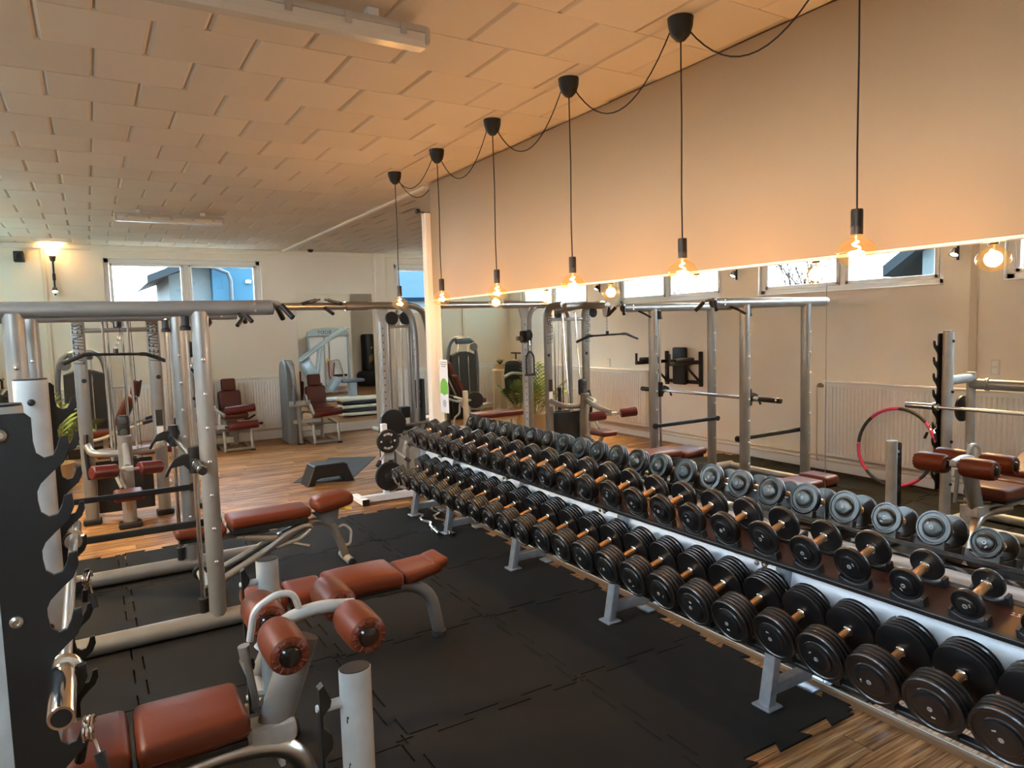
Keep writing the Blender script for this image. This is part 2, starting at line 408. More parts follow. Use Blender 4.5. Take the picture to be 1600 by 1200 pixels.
for (x, y) in spots:
    if hidden_by_mats(x, y) and hidden_by_mats(x + PLL / 2, y) and not seen(x, y): continue
    x0, x1 = max(x - PLL / 2, XL), min(x + PLL / 2, XR)
    if x1 - x0 < .05: continue
    if seen(x, y) and n_pl < 298 and x1 - x0 > PLL - .01:
        inst('plank', pm, floor, (x, y, ZT)); n_pl += 1
    elif seen(x, y) and n_pl < 298:
        o = inst('plank', pm, floor, ((x0 + x1) / 2, y, ZT)); o.scale.x = (x1 - x0) / PLL; n_pl += 1
    else:
        e = .0015
        far_b.raw([(x0 + e, y - PLW / 2 + e, ZT), (x1 - e, y - PLW / 2 + e, ZT), (x1 - e, y + PLW / 2 - e, ZT), (x0 + e, y + PLW / 2 - e, ZT)], [(0, 1, 2, 3)])
part('plank_field', far_b, 'wood', floor, stuff=True, smooth=0)

GX = [-1.40, -.84, .12, 1.08, 2.035, 2.91]
GY = [1.86, 2.80, 3.745, 4.70, 5.665, 6.61]
def tooth_path(L, seed):
    """zigzag of dovetail teeth from 0 to L, offset to the left of the direction"""
    n = max(3, int(round(L / .16))); st = L / n; out = []; a = .026
    for i in range(n):
        s = a if (i + seed) % 2 else -a
        t0, t1 = i * st, (i + 1) * st
        if i == 0: out += [(t0, 0), (t0 + st * .25, 0), (t0 + st * .15, s), (t1 + st * .1, s)]
        elif i == n - 1: out += [(t0 - st * .1, s), (t1 - st * .15, s), (t1 - st * .25, 0), (t1, 0)]
        else: out += [(t0 - st * .1, s), (t1 + st * .1, s)]
    return out
def rubber_tile(i, j):
    x0, x1, y0, y1 = GX[i], GX[i + 1], GY[j], GY[j + 1]
    bot = [(x0 + t, y0 + s) for t, s in tooth_path(x1 - x0, j)]
    top = [(x0 + t, y1 + s) for t, s in tooth_path(x1 - x0, j + 1)]
    lef = [(x0 + s, y0 + t) for t, s in tooth_path(y1 - y0, i)]
    rig = [(x1 + s, y0 + t) for t, s in tooth_path(y1 - y0, i + 1)]
    poly = bot[:-1] + rig[:-1] + top[::-1][:-1] + lef[::-1][:-1]
    cx, cy = (x0 + x1) / 2, (y0 + y1) / 2
    poly = [((x - cx) * .9905, (y - cy) * .9905) for x, y in poly]
    b = B().prism(poly, .011, Matrix.Translation((cx, cy, -.0105 + random.uniform(-.0006, .0006))))
    part('rubber_tile', b, 'rubber', floor, smooth=0)
for i in range(5):
    for j in range(5): rubber_tile(i, j)

# ceiling: slab and boards laid in half bond
ceiling = struct('ceiling', B().box(((XL + XR) / 2, (YB + YF) / 2, ZC + .07), (XR - XL + .6, YF - YB + .6, .12)), 'groove')
TP = .4505
def board_mesh(name, Lx, Ly):
    x, y, h, g, e = Lx / 2, Ly / 2, .014, .017, .0025
    v = [(-x, -y, h), (x, -y, h), (x, y, h), (-x, y, h), (-x + .006, -y + .0008, h - .005), (x - .006, -y + .0008, h - .005), (x - .006, y - .0008, h - .005), (-x + .006, y - .0008, h - .005),
         (-x + g, -y + e, 0), (x - g, -y + e, 0), (x - g, y - e, 0), (-x + g, y - e, 0)]
    f = [(4, 5, 1, 0), (5, 6, 2, 1), (6, 7, 3, 2), (7, 4, 0, 3), (8, 9, 5, 4), (9, 10, 6, 5), (10, 11, 7, 6), (11, 8, 4, 7), (11, 10, 9, 8)]
    return B().raw(v, f).mesh(name, M['ceil'], smooth=0)
bm_full = board_mesh('ceiling_board', TP, TP)
XE = 2.46
def boards():
    out = []
    for r in range(-13, 21):
        y = 3.581 + TP * (r + .5)
        if y - TP / 2 < YB or y + TP / 2 > YF + .2: continue
        j0 = 0 if r % 2 else 1
        x = .118 + TP / 2 * j0 + TP / 2 - TP * 10
        while x - TP / 2 < XR:
            a, c = x - TP / 2, x + TP / 2
            if c > XL + .02:
                segs = []
                if a < XE: segs.append((max(a, XL), min(c, XE)))
                for s in segs:
                    if s[1] - s[0] > .05: out.append((s[0], s[1], y))
            x += TP
        xx = XE + (.0 if r % 2 else -.2)
        lim = 2.94 if y < YP else XR
        while xx < lim:
            a, c = max(xx, XE), min(xx + TP, lim)
            if c - a > .04: out.append((a, c, y))
            xx += TP
    return out
n_cb = 0; rb = B()
for a, c, y in sorted(boards(), key=lambda t: (t[2] < 1.2) * 100 + (t[0] > 2.9) * 10 + t[2]):
    if n_cb < 299 and y > 1.2 and a < 3.0:
        o = inst('ceiling_board', bm_full, ceiling, ((a + c) / 2, y, ZC + random.uniform(-.0012, .0012))); o.scale.x = (c - a) / TP; n_cb += 1
    else:
        e = .002; g = .014
        rb.raw([(a + g, y - TP / 2 + e, ZC), (c - g, y - TP / 2 + e, ZC), (c - g, y + TP / 2 - e, ZC), (a + g, y + TP / 2 - e, ZC)], [(3, 2, 1, 0)])
part('ceiling_board_field', rb, 'ceil', ceiling, stuff=True, smooth=0)

# windows
n_win = 0
def window(axis, plane, outward, a0, a1, panes, sill=True):
    """frame with two sashes set back in the reveal"""
    global n_win; n_win += 1
    d = plane + outward * .09; z0, z1 = WZ0, WZ1; mid = (a0 + a1) / 2
    def P(a, z, dd=0): return (a, d + dd, z) if axis == 'x' else (d + dd, a, z)
    def S(la, lz, t): return (la, t, lz) if axis == 'x' else (t, la, lz)
    b = B()
    for z in (z0 + .035, z1 - .035): b.box(P(mid, z), S(a1 - a0, .07, .07), bev=.006)
    for a in (a0 + .035, a1 - .035): b.box(P(a, (z0 + z1) / 2), S(.07, z1 - z0, .07), bev=.006)
    b.box(P(mid, (z0 + z1) / 2), S(.07, z1 - z0 - .13, .07), bev=.006)
    w = struct('window_%d' % n_win, b, 'frame')
    for k, (s0, s1) in enumerate(((a0 + .07, mid - .035), (mid + .035, a1 - .07))):
        q = B(); f = .045
        for z in (z0 + .07 + f / 2, z1 - .07 - f / 2): q.box(P((s0 + s1) / 2, z, -outward * .02), S(s1 - s0 - .004, f, .05), bev=.006)
        for a in (s0 + f / 2 + .002, s1 - f / 2 - .002): q.box(P(a, (z0 + z1) / 2, -outward * .02), S(f, z1 - z0 - .144, .05), bev=.006)
        sash = part('sash', q, 'frame', w, smooth=0)
        part('pane', B().box(P((s0 + s1) / 2, (z0 + z1) / 2, outward * .0), S(s1 - s0 - .06, z1 - z0 - .2, .006)), panes[k], sash, smooth=0)
    if sill:
        part('sill', B().box(P(mid, z0 + .008, -outward * .06), S(a1 - a0, .016, .12), bev=.004), 'frame', w, smooth=0)
for (a, c), pn in zip(LW, (('pane', 'pane'), ('pane', 'pane'), ('pane', 'pane'), ('pane', 'frost'), ('frost', 'frost'))):
    window('y', XL, -1, a, c, pn)
for a, c in FW: window('x', YF, 1, a, c, ('pane', 'pane'))

# mirrors
def mirror_panel(y0, y1, label):
    b = B().box((2.9562, (y0 + y1) / 2, 1.0505), (.0064, y1 - y0 - .003, 2.043))
    solo('wall_mirror', b, 'mirror', label, 'mirror', (2.9594, (y0 + y1) / 2, .07), smooth=0)
mirror_panel(2.046, 6.33, 'long frameless wall mirror behind the dumbbell rack, ending at the white post')
mirror_panel(-2.1, 2.046, 'second wall mirror panel past the thin vertical joint, nearer the camera')
solo('wall_mirror', B().box((3.82, YF - .011, 1.315), (1.38, .012, 2.31)), 'mirror', 'tall mirror on the far wall behind the seated leg machine', 'mirror', (3.82, YF - .005, .16), smooth=0)

# ------------------------------------------------------------------ outside
struct('ground', B().box((0, 10, -.35), (90, 90, .3)), 'ground')
h = thing('house', 'neighbouring house with grey eaves and blue facade outside the far window', 'house', (4, 19, -.2))
part('facade', B().box((3.6, 19.2, 2.2), (2.1, 3.4, 4.8)), 'blueface', h, smooth=0)
part('gable_wall', B().box((2.12, 19.5, 1.6), (.9, 3.4, 3.6)), 'render', h, smooth=0)
part('roof', B().prism([(-.75, 0), (2.7, 1.4), (2.7, 1.58), (-.75, .16)], 4.0, frame_mx((1.95, 21.2, 2.98), (1, 0, 0), (0, 0, 1))), 'roof', h, smooth=0)
part('gutter', B().tube([(1.9, 17.25, 3.55), (2.6, 17.25, 3.32), (2.85, 17.25, 3.22), (2.92, 17.3, 3.05), (2.92, 17.4, -.2)], .05, 8), 'zinc', h)
part('wall_lamp', B().box((3.33, 17.45, 3.03), (.12, .1, .08), bev=.02), 'white', h)
h = thing('house', 'house with blue tiled roof and small dark window outside the second far window', 'house', (9.6, 23, -.2))
part('facade', B().box((9.6, 23.5, 1.3), (8.4, 3, 3.0)), 'render', h, smooth=0)
part('roof', B().prism([(0, 0), (3.0, 2.2), (3.0, 2.36), (-.12, .1)], 8.6, frame_mx((5.3, 21.8, 2.75), (0, 1, 0), (0, 0, 1)) @ rotm((0, 0, 0))), 'roofb', h, smooth=0)
rows_b = B()
for k in range(9): rows_b.box((9.6, 21.9 + k * .3, 2.93 + k * .22), (8.6, .06, .03), rot=(.63, 0, 0))
part('tile_courses', rows_b, 'roof', h, stuff=True)
part('window', B().box((9.4, 22.0, 2.25), (.6, .06, .5)), 'bluegrey', h, smooth=0)
h = thing('house', 'white house with a grey gable roof beyond the left windows, seen in the mirror', 'house', (-12, 6, -.2))
part('facade', B().box((-12, 5.2, 1.5), (5, 6.4, 3.6)), 'render', h, smooth=0)
part('roof', B().prism([(-.7, -.45), (3.2, 2.3), (7.1, -.45), (7.1, -.2), (3.2, 2.55), (-.7, -.2)], 6.0, frame_mx((-9.2, 2.0, 3.1), (0, 1, 0), (0, 0, 1)) @ Matrix.Translation((0, 0, -6.0))), 'roof', h, smooth=0)
part('gable', B().prism([(0, 0), (6.4, 0), (3.2, 2.25)], 4.8, frame_mx((-9.55, 2.0, 3.25), (0, 1, 0), (0, 0, 1)) @ Matrix.Translation((0, 0, -4.8))), 'render', h, smooth=0)
def bare_tree(x, y, hgt, seed, label):
    rnd = random.Random(seed); b = B()
    def grow(p, d, L, r, lev):
        q = p + d * L
        b.tube([p, p + d * L * .5 + Vector((rnd.uniform(-.05, .05), rnd.uniform(-.05, .05), 0)) * L, q], [r, r * .8, r * .6], 5 if lev < 2 else 3)
        if lev >= 4: return
        for k in range(4):
            ax = Vector((rnd.uniform(-1, 1), rnd.uniform(-1, 1), rnd.uniform(-.1, .5))).normalized()
            grow(q - d * L * rnd.uniform(0, .5), (d + ax * rnd.uniform(.45, .8)).normalized(), L * rnd.uniform(.62, .8), max(.007, r * .55), lev + 1)
    grow(Vector((x, y, -.2)), Vector((0, 0, 1)), hgt * .36, .08, 0)
    solo('bare_tree', b, 'bark', label, 'tree', (x, y, -.2), 'bare trees outside the left windows')
bare_tree(-7.0, 9.6, 4.0, 3, 'leafless tree outside the left windows, beside the grey gable roof')
bare_tree(-7.6, 11.2, 4.2, 5, 'leafless tree outside the left windows, second from the gable roof')
bare_tree(-8.2, 12.9, 4.4, 9, 'leafless tree outside the left windows, farthest from the gable roof')

# ------------------------------------------------------------------ radiators, pipes, wall fittings
def radiator(axis, plane, inward, a0, a1, label, z0=.17, z1=1.06):
    """steel panel radiator, vertical flutes, top grille, valve and pipe"""
    L = a1 - a0; mid = (a0 + a1) / 2
    def P(a, dd, z): return (a, plane + inward * dd, z) if axis == 'x' else (plane + inward * dd, a, z)
    def S(la, t, lz): return (la, t, lz) if axis == 'x' else (t, la, lz)
    t = thing('panel_radiator', label, 'radiator', P(mid, .06, z0))
    part('body', B().box(P(mid, .065, (z0 + z1) / 2), S(L, .07, z1 - z0 - .02), bev=.006), 'radi', t, smooth=0)
    fl = B(); n = int(L / .045)
    for k in range(n):
        a = a0 + (k + .5) * L / n; w = L / n
        vs = [P(a + q * w, dd, z) for z in (z0 + .05, z1 - .06) for q, dd in ((-.34, .1), (-.16, .112), (.16, .112), (.34, .1))]
        fl.raw(vs, [(0, 1, 5, 4), (1, 2, 6, 5), (2, 3, 7, 6)])
    part('flutes', fl, 'radi', t, stuff=True, smooth=0)
    part('top_cover', B().box(P(mid, .065, z1 - .005), S(L + .01, .09, .022), bev=.006), 'radi', t, smooth=0)
    part('valve', B().cyl(P(a1 + .01, .065, z1 - .06), P(a1 + .10, .065, z1 - .06), .018).cyl(P(a1 + .07, .065, z1 - .08), P(a1 + .07, .065, z1 - .03), .022), 'valve', t)
    part('pipe', B().tube(fillet([P(a1 + .08, .065, z1 - .06), P(a1 + .11, .065, z1 - .06), P(a1 + .11, .065, .1), P(a1 + .11, .01, .1)], .03), .009, 8), 'pipe', t)
    return t
radiator('x', YF, -1, -1.1, 2.88, 'long white fluted radiator under the far window')
radiator('y', XL, 1, 1.6, 5.12, 'white fluted radiator on the left wall, seen in the mirror behind the hoop')
radiator('y', XL, 1, 8.2, 11.7, 'white fluted radiator on the left wall, seen in the mirror beside the lat tower')
radiator('x', YF, -1, 4.9, 6.6, 'short white radiator under the second far window')
for k, (a, b_) in enumerate((((-1.5, YF - .035, .135), (2.9, YF - .035, .135)),)):
    solo('heating_pipe', B().cyl(a, b_, .011), 'pipe', 'painted heating pipe running along the foot of the far wall', 'pipe', a)
solo('heating_pipe', B().cyl((XL + .035, 1.0, .16), (XL + .035, 12.2, .16), .011).cyl((XL + .035, 1.0, .11), (XL + .035, 12.2, .11), .011), 'pipe', 'pair of heating pipes along the foot of the left wall', 'pipe', (XL, 1, .16))

def wall_spot(x, y, z, n_, label, both=True, gain=1.0):
    """black vertical rod with a spot at each end; n_ = direction away from the wall"""
    t = thing('wall_spotlight', label, 'lamp', (x, y, z)); N = Vector(n_); p = Vector((x, y, z))
    part('rod', B().cyl(p + N * .05 + Vector((0, 0, -.27)), p + N * .05 + Vector((0, 0, .27)), .013, 8).box(p + N * .025, (.04 + .03 * abs(N.x), .04 + .03 * abs(N.y), .1), bev=.004), 'black', t)
    for s in ((1, -1) if both else (-1,)):
        c = p + N * (.08 if s > 0 else .11) + Vector((0, 0, .27 * s if s > 0 else -.2)); d = Vector((0, 0, s)) + N * (.1 if s > 0 else .7); d.normalize()
        hd = part('spot_head', B().lathe([(.012, -.05), (.03, -.04), (.045, .03), (.04, .032), (.03, .01)], c, d, 14), 'black', t)
        part('lens', B().lathe([(0, .012), (.033, .016), (.033, .02), (0, .024)], c, d, 12), 'spotlit', hd)
        ld = bpy.data.lights.new('spot_beam', 'SPOT'); ld.energy = gain * SPOT_W * (.55 if s > 0 else .75); ld.color = (1.0, .66, .27); ld.spot_size = 1.75 if s > 0 else 1.5; ld.spot_blend = .7; ld.shadow_soft_size = .03
        lo = bpy.data.objects.new('spot_beam', ld); C.objects.link(lo); lo.location = c + d * .05; lo.rotation_euler = (-d).to_track_quat('Z', 'Y').to_euler()
wall_spot(-.36, YF, 2.72, (0, -1, 0), 'black two-way spotlight on the far wall left of the window', gain=.45)
wall_spot(XL, 3.69, 2.6, (1, 0, 0), 'black two-way spotlight on the left wall between windows, seen in the mirror')
wall_spot(XL, 6.45, 2.6, (1, 0, 0), 'black two-way spotlight on the left wall above the dip station')
wall_spot(XL, 9.35, 2.6, (1, 0, 0), 'black two-way spotlight on the left wall whose beam streaks the ceiling', gain=1.6)
t = thing('wall_speaker', 'small black loudspeaker cube high on the far wall', 'speaker', (-.76, YF, 3.0))
part('cabinet', B().box((-.76, YF - .09, 3.0), (.13, .13, .15), bev=.008), 'blackp', t)
part('bracket', B().box((-.76, YF - .02, 3.0), (.05, .05, .05)), 'black', t)
part('cone', B().lathe([(.05, 0), (.045, .004), (.02, -.002), (0, .002)], (-.76, YF - .155, 3.0), (0, -1, 0), 14), 'darkfoam', t)
for p, lb in (((XL, 9.2, 1.15), 'white wall socket above the radiator on the left wall'), ((XL, 3.35, 1.28), 'white switch beside the strip on the left wall')):
    t = thing('wall_socket', lb, 'socket', p)
    part('plate', B().box((XL + .006, p[1], p[2]), (.012, .08, .15), bev=.003), 'white', t)
    part('insert', B().box((XL + .013, p[1], p[2] + .035), (.006, .05, .05), bev=.002).box((XL + .013, p[1], p[2] - .035), (.006, .05, .05), bev=.002), 'radi', t)
solo('smoke_detector', B().lathe([(.0, -.05), (.03, -.045), (.05, -.02), (.05, 0)], (3.35, 12.1, ZC), (0, 0, 1), 14), 'blackp', 'small dark sensor under the ceiling in the far corner', 'sensor', (3.35, 12.1, ZC))
t = thing('spot_arm', 'thin black spotlight arm on top of the white post', 'lamp', (2.93, 6.39, 2.93))
part('arm', B().cyl((2.95, 6.39, 2.936), (2.84, 6.39, 2.945), .006, 8).box((2.95, 6.39, 2.935), (.05, .05, .012)), 'black', t)
part('spot_head', B().lathe([(.008, 0), (.022, .01), (.026, .05), (0, .05)], (2.86, 6.39, 2.95), (-1, 0, -.1), 12), 'black', t)

# paper sign stuck to the end of the mirror (its QR code is left out)
t = thing('paper_sign', 'narrow white paper sign with a green band on the mirror end', 'sign', (2.951, 6.19, .98))
part('sheet', B().box((2.9518, 6.19, 1.24), (.0016, .17, .52)), 'paper', t, smooth=0)
part('green_band', B().box((2.9508, 6.19, 1.205), (.0008, .168, .075)).lathe([(0, 0), (.083, 0), (.083, .0006), (0, .0006)], (2.9514, 6.19, 1.235), (-1, 0, 0), 24), 'green', t, smooth=0)
bl = B()
for z, w in ((1.475, .14), (1.455, .14), (1.435, .1), (1.10, .05), (1.085, .09), (1.07, .07), (1.055, .08), (1.04, .04)): bl.box((2.9508, 6.19, z), (.0006, w, .006))
part('print_lines', bl, 'ink', t, smooth=0)
# ceiling luminaires
def luminaire(x0, x1, y, label):
    t = thing('fluorescent_batten', label, 'ceiling light', ((x0 + x1) / 2, y, ZC)); m = (x0 + x1) / 2; L = x1 - x0
    part('housing', B().box((m, y, ZC - .06), (L, .115, .035), bev=.012, seg=2), 'lampbody', t)
    part('cover', B().prism([(-.052, 0), (-.05, -.035), (-.03, -.055), (.03, -.055), (.05, -.035), (.052, 0)], L - .02, frame_mx((x0 + .01, y, ZC - .077), (0, 1, 0), (0, 0, 1))), 'diffuser', t)
    part('end_cap', B().box((x0 + .008, y, ZC - .085), (.03, .118, .075), bev=.014, seg=2), 'lampbody', t)
    part('end_cap', B().box((x1 - .008, y, ZC - .085), (.03, .118, .075), bev=.014, seg=2), 'lampbody', t)
    for k in range(5):
        for s in (-1, 1): part('clip', B().box((x0 + L * (k + .5) / 5, y + s * .058, ZC - .075), (.03, .008, .05), bev=.002), 'lampbody', t)
    for k in (.2, .8): part('hanger', B().box((x0 + L * k, y, ZC - .02), (.05, .05, .045)), 'white', t)
luminaire(.16, 1.41, 3.03, 'nearer grey fluorescent batten with clear cover on the ceiling')
luminaire(.34, 1.45, 8.85, 'farther fluorescent batten on the ceiling, above the cable station')

t = thing('fluorescent_batten', 'added unseen batten brightening the side room behind the mirror wall', 'ceiling light', (6.4, 7.4, ZC))  # added out of view to brighten the side room in the far mirror
part('housing', B().box((6.4, 7.4, ZC - .04), (1.5, .12, .05), bev=.01), 'lampbody', t)
part('tube', B().cyl((5.7, 7.4, ZC - .085), (7.1, 7.4, ZC - .085), .03), 'fill_tube', t)
# ------------------------------------------------------------------ pendants
def pendant(k):
    y = 1.576 + .885 * k
    x = 2.45; zb = 2.052
    t = thing('pendant_lamp', 'amber globe pendant on a black cord, %s along the row' % (ORD[k] if k < 5 else 'sixth and farthest'), 'lamp', (x, y, ZC), 'amber pendants hanging before the mirror')
    part('canopy', B().lathe([(.012, -.105), (.022, -.1), (.045, -.075), (.056, -.04), (.06, 0)], (x, y, ZC), (0, 0, 1), 22), 'black', t)
    part('cord', B().tube([(x, y, ZC - .1), (x + .004, y + .002, 2.75), (x - .003, y, 2.4), (x, y, 2.19)], .0036, 6), 'cord', t)
    part('socket', B().lathe([(.006, .095), (.02, .093), (.0215, .085), (.0215, .03), (.022, .028), (.0215, .026), (.0215, .0), (0, 0)], (x, y, 2.105), (0, 0, 1), 18), 'socket', t)
    g = part('bulb', B().lathe([(.017, .06), (.019, .045), (.032, .038), (.052, .024), (.066, .004), (.07, -.014), (.064, -.036), (.046, -.054), (.022, -.063), (0, -.065)], (x, y, zb), (0, 0, 1), 28), 'amber', t)
    fp = []
    for i in range(34):
        u = i / 33; a = u * 2 * PI * 1.9; fp.append((x + .013 * math.cos(a) * (1 - .2 * u), y + .013 * math.sin(a) * (1 - .2 * u), zb + .03 - .062 * u))
    part('filament', B().tube(fp, .0034, 6), 'filament', t)
    part('stem', B().cyl((x, y, zb + .06), (x, y, zb + .03), .006, 8), 'steel', t)
    ld = bpy.data.lights.new('bulb_glow', 'POINT'); ld.energy = BULB_W; ld.color = (1.0, .55, .22); ld.shadow_soft_size = .035
    lo = bpy.data.objects.new('bulb_glow', ld); C.objects.link(lo); lo.location = (x, y, zb - .01)
    if k < 5:
        y2 = 1.576 + .885 * (k + 1); pts = []
        a, c = Vector((x, y + .055, ZC - .02)), Vector((x, y2 - .05, ZC - .07)); sag = (.25, .25, .25, .25, .16)[k]
        for i in range(17):
            u = i / 16; p = a.lerp(c, u); p.z -= sag * 4 * u * (1 - u); pts.append(p)
        part('loop_cable', B().tube(pts, .0035, 6), 'cord', t)
    else:
        a, c = Vector((x + .04, y + .05, ZC - .03)), Vector((2.935, 6.33, 3.15)); pts = []
        for i in range(13):
            u = i / 12; p = a.lerp(c, u); p.z -= .12 * 4 * u * (1 - u); pts.append(p)
        part('loop_cable', B().tube(pts, .0035, 6), 'cord', t)
for k in range(6): pendant(k)

# ------------------------------------------------------------------ dumbbell rack
TILT = math.radians(17); ct, st_ = math.cos(TILT), math.sin(TILT)
RN = Vector((-st_, 0, ct)); RD = Vector((ct, 0, st_))     # normal of the trays, direction towards the mirror
RU, RL = Vector((2.675, 0, .75)), Vector((2.531, 0, .412))
Y0R, Y1R = .80, 6.28
rack = thing('dumbbell_rack', 'long two-tier dumbbell rack with light grey legs along the mirror', 'rack', (2.7, 3.8, 0))
for y in (.95, 2.096, 3.25, 4.385, 5.50, 6.24):
    part('leg', B().box((0, 0, 0), (.05, .06, .715), bev=.004, mx=Matrix.Translation((2.668, y, .352)) @ rotm((0, .19, 0))), 'racksteel', rack, 'worn blue-grey steel leg')
    part('foot_plate', B().box((2.605, y, .006), (.10, .10, .012), bev=.003), 'racksteel', rack)
    part('foot_plate', B().box((2.905, y, .006), (.07, .10, .012), bev=.003), 'racksteel', rack)
    part('base_bar', B().box((2.755, y, .085), (.30, .05, .06), bev=.005), 'racksteel', rack)
    part('bracket', B().prism([(-.07, -.05), (.14, -.12), (.15, -.06), (.1, -.014), (-.07, -.014)], .014, frame_mx(RL + Vector((0, y - .007, 0)), RD, RN)), 'black', rack)
    part('bracket', B().prism([(-.13, -.03), (.17, -.09), (.2, -.03), (.2, -.012), (-.13, -.012)], .012, frame_mx(RU + Vector((0, y - .006, 0)), RD, RN)), 'black', rack)
    bo = B()
    for s in (-1, 1): bo.lathe([(.012, 0), (.012, .008), (.006, .012), (0, .012)], RU + Vector((0, y + .022 * s, 0)) - RD * .125 - RN * .022, -RD, 8)
    part('bolt', bo, 'steel', rack)
part('back_panel', B().box((0, 0, 0), (.05, Y1R - Y0R, .27), bev=.022, seg=4, mx=Matrix.Translation((2.757, (Y0R + Y1R) / 2, .567)) @ rotm((0, .19, 0))), 'rack', rack, 'smooth light grey back panel')
ym, L = (Y0R + Y1R) / 2, Y1R - Y0R
for T, w, sh in ((RU, .095, .19), (RL, .095, .10)):
    fm = lambda o: Matrix.Translation(T + Vector((0, ym, 0)) + o) @ rotm((0, -TILT, 0))
    part('tray', B().box((0, 0, 0), (sh, L, .004), mx=fm(-RN * .010)), 'rail', rack, 'brown-black tray sheet', smooth=0)
    for s in (-1, 1):
        part('rail', B().box((0, 0, 0), (.03, L, .022), bev=.003, mx=fm(RD * s * w - RN * .014)), 'blackp', rack)
def saddle_mesh(r, w):
    poly = [(-w, -.002), (w, -.002), (w, .034), (w - .012, .036)]
    a0 = math.asin(min(.95, (w - .014) / r))
    for i in range(9):
        a = a0 - 2 * a0 * i / 8
        poly.append((r * math.sin(a), .008 + r - r * math.cos(a)))
    poly += [(-w + .012, .036), (-w, .034)]
    return B().prism(poly, .034, frame_mx((-.017, 0, 0), (0, 1, 0), (0, 0, 1)), bev=.002).mesh('saddle', M['saddle'], smooth=0)
SMU, SML = saddle_mesh(.088, .066), saddle_mesh(.106, .06)

NSEG = 26
def plate_mesh(r, t):
    return B().lathe([(.0, 0), (r * .965, 0), (r, .003), (r, t - .003), (r * .965, t), (r * .8, t), (r * .78, t + .004), (0, t + .004)], (0, 0, 0), (1, 0, 0), NSEG).mesh('plate', M['iron'], smooth=40)
def face_mesh(r, t):   # outermost plate: raised rim, groove, stepped boss
    return B().lathe([(0, 0), (r * .96, 0), (r, .0045), (r, t - .004), (r * .965, t), (r * .88, t), (r * .85, t - .0035), (r * .66, t - .0035), (r * .63, t + .001), (r * .60, t + .001)] + [(0, t + .001)], (0, 0, 0), (1, 0, 0), NSEG).mesh('end_plate', M['iron'], smooth=40)
def hub_mesh(r):
    return B().lathe([(0, 0), (r * .58, 0), (r * .57, .007), (r * .50, .011), (r * .42, .012), (0, .012)], (0, 0, 0), (1, 0, 0), NSEG).mesh('end_cap', M['hub'], smooth=40)
def bolt_mesh(r):
    s = .014
    return B().lathe([(.0045, 0), (.0045, .0022), (.0085, .0022), (.0095, 0)], (0, 0, 0), (1, 0, 0), 12).box((.0008, r * .3, .006), (.002, .006, .014), bev=.0008).mesh('bolt', M['mark'], smooth=0)
HANDLE = B().lathe([(.0135, -.068), (.0145, -.06), (.0165, -.02), (.0168, 0), (.0165, .02), (.0145, .06), (.0135, .068)], (0, 0, 0), (1, 0, 0), 14).mesh('handle', M['brass'])
COLLAR = B().lathe([(.019, 0), (.0215, .003), (.0215, .007), (.0175, .012)], (0, 0, 0), (1, 0, 0), 16).mesh('collar', M['chrome'])
cache = {}
def dumbbell(tier, k, y):
    if tier == 'upper':
        r = (.052, .056, .064, .077, .074, .082, .08, .08)[min(k, 7)] if k < 8 else .081 + .004 * (k - 8) / 15
        n = 1 if k < 6 else 2 if k < 11 else 3 if k < 18 else 4; t = .019
        T = RU
    else:
        r = .105 - .018 * max(0, k - 2) / 21; n = 4 if k < 5 else 5 if k < 13 else 6; t = .019
        T = RL
    key = (tier, round(r, 3), n)
    if key not in cache:
        cache[key] = (plate_mesh(r, t - .004), face_mesh(r, t), hub_mesh(r), bolt_mesh(r))
    pl, fc, hb, bt = cache[key]
    c = T + Vector((0, y, 0)) + RN * (r + .007)
    if tier == 'upper':
        lab = 'black round dumbbell on the upper tier, %s from the near end' % ORD[k] if k < 23 else 'black round dumbbell on the upper tier, farthest of the row'
        if k == 0: lab = 'smallest black dumbbell, nearest on the upper tier'
    else:
        lab = 'heavy black dumbbell on the lower tier, %s from the near end' % ORD[k] if k < 23 else 'heavy black dumbbell on the lower tier, farthest of the row'
        if k == 0: lab = 'heavy black dumbbell on the lower tier, nearest of the row'
    d = thing('dumbbell', lab, 'dumbbell', c, 'dumbbells on the %s tier of the rack' % tier)
    d.rotation_euler = (random.uniform(-.5, .5), -TILT, 0)
    d.rotation_euler = Euler((0, -TILT, 0))
    spin = random.uniform(0, 6.28)
    def I(name, me, x, flip=False):
        o = bpy.data.objects.new(name, me); C.objects.link(o); o.parent = d; o.location = (x, 0, 0)
        o.rotation_euler = (spin, 0, PI) if flip else (spin, 0, 0)
        return o
    I('handle', HANDLE, 0)
    for s in (1, -1):
        fl = s < 0
        I('collar', COLLAR, s * .054, fl)
        x = .065
        for i in range(n - 1): I('plate', pl, s * x, fl); x += t
        I('end_plate', fc, s * x, fl); x += t
        cp = I('end_cap', hb, s * x, fl); x += .012
        bo = bpy.data.objects.new('bolt', bt); C.objects.link(bo); bo.parent = cp; bo.location = (.012, 0, 0)
    off = .065 + t * max(.5, n / 2)
    for s in (-1, 1):
        o = bpy.data.objects.new('saddle', SMU if tier == 'upper' else SML); C.objects.link(o); o.parent = rack
        o.location = T + Vector((0, y, 0)) + RD * s * off - RN * .004 - rack.location; o.rotation_euler = (0, -TILT, 0)
for k in range(24): dumbbell('upper', k, 1.013 + .2165 * k)
for k in range(24): dumbbell('lower', k, 1.013 + .2165 * k)
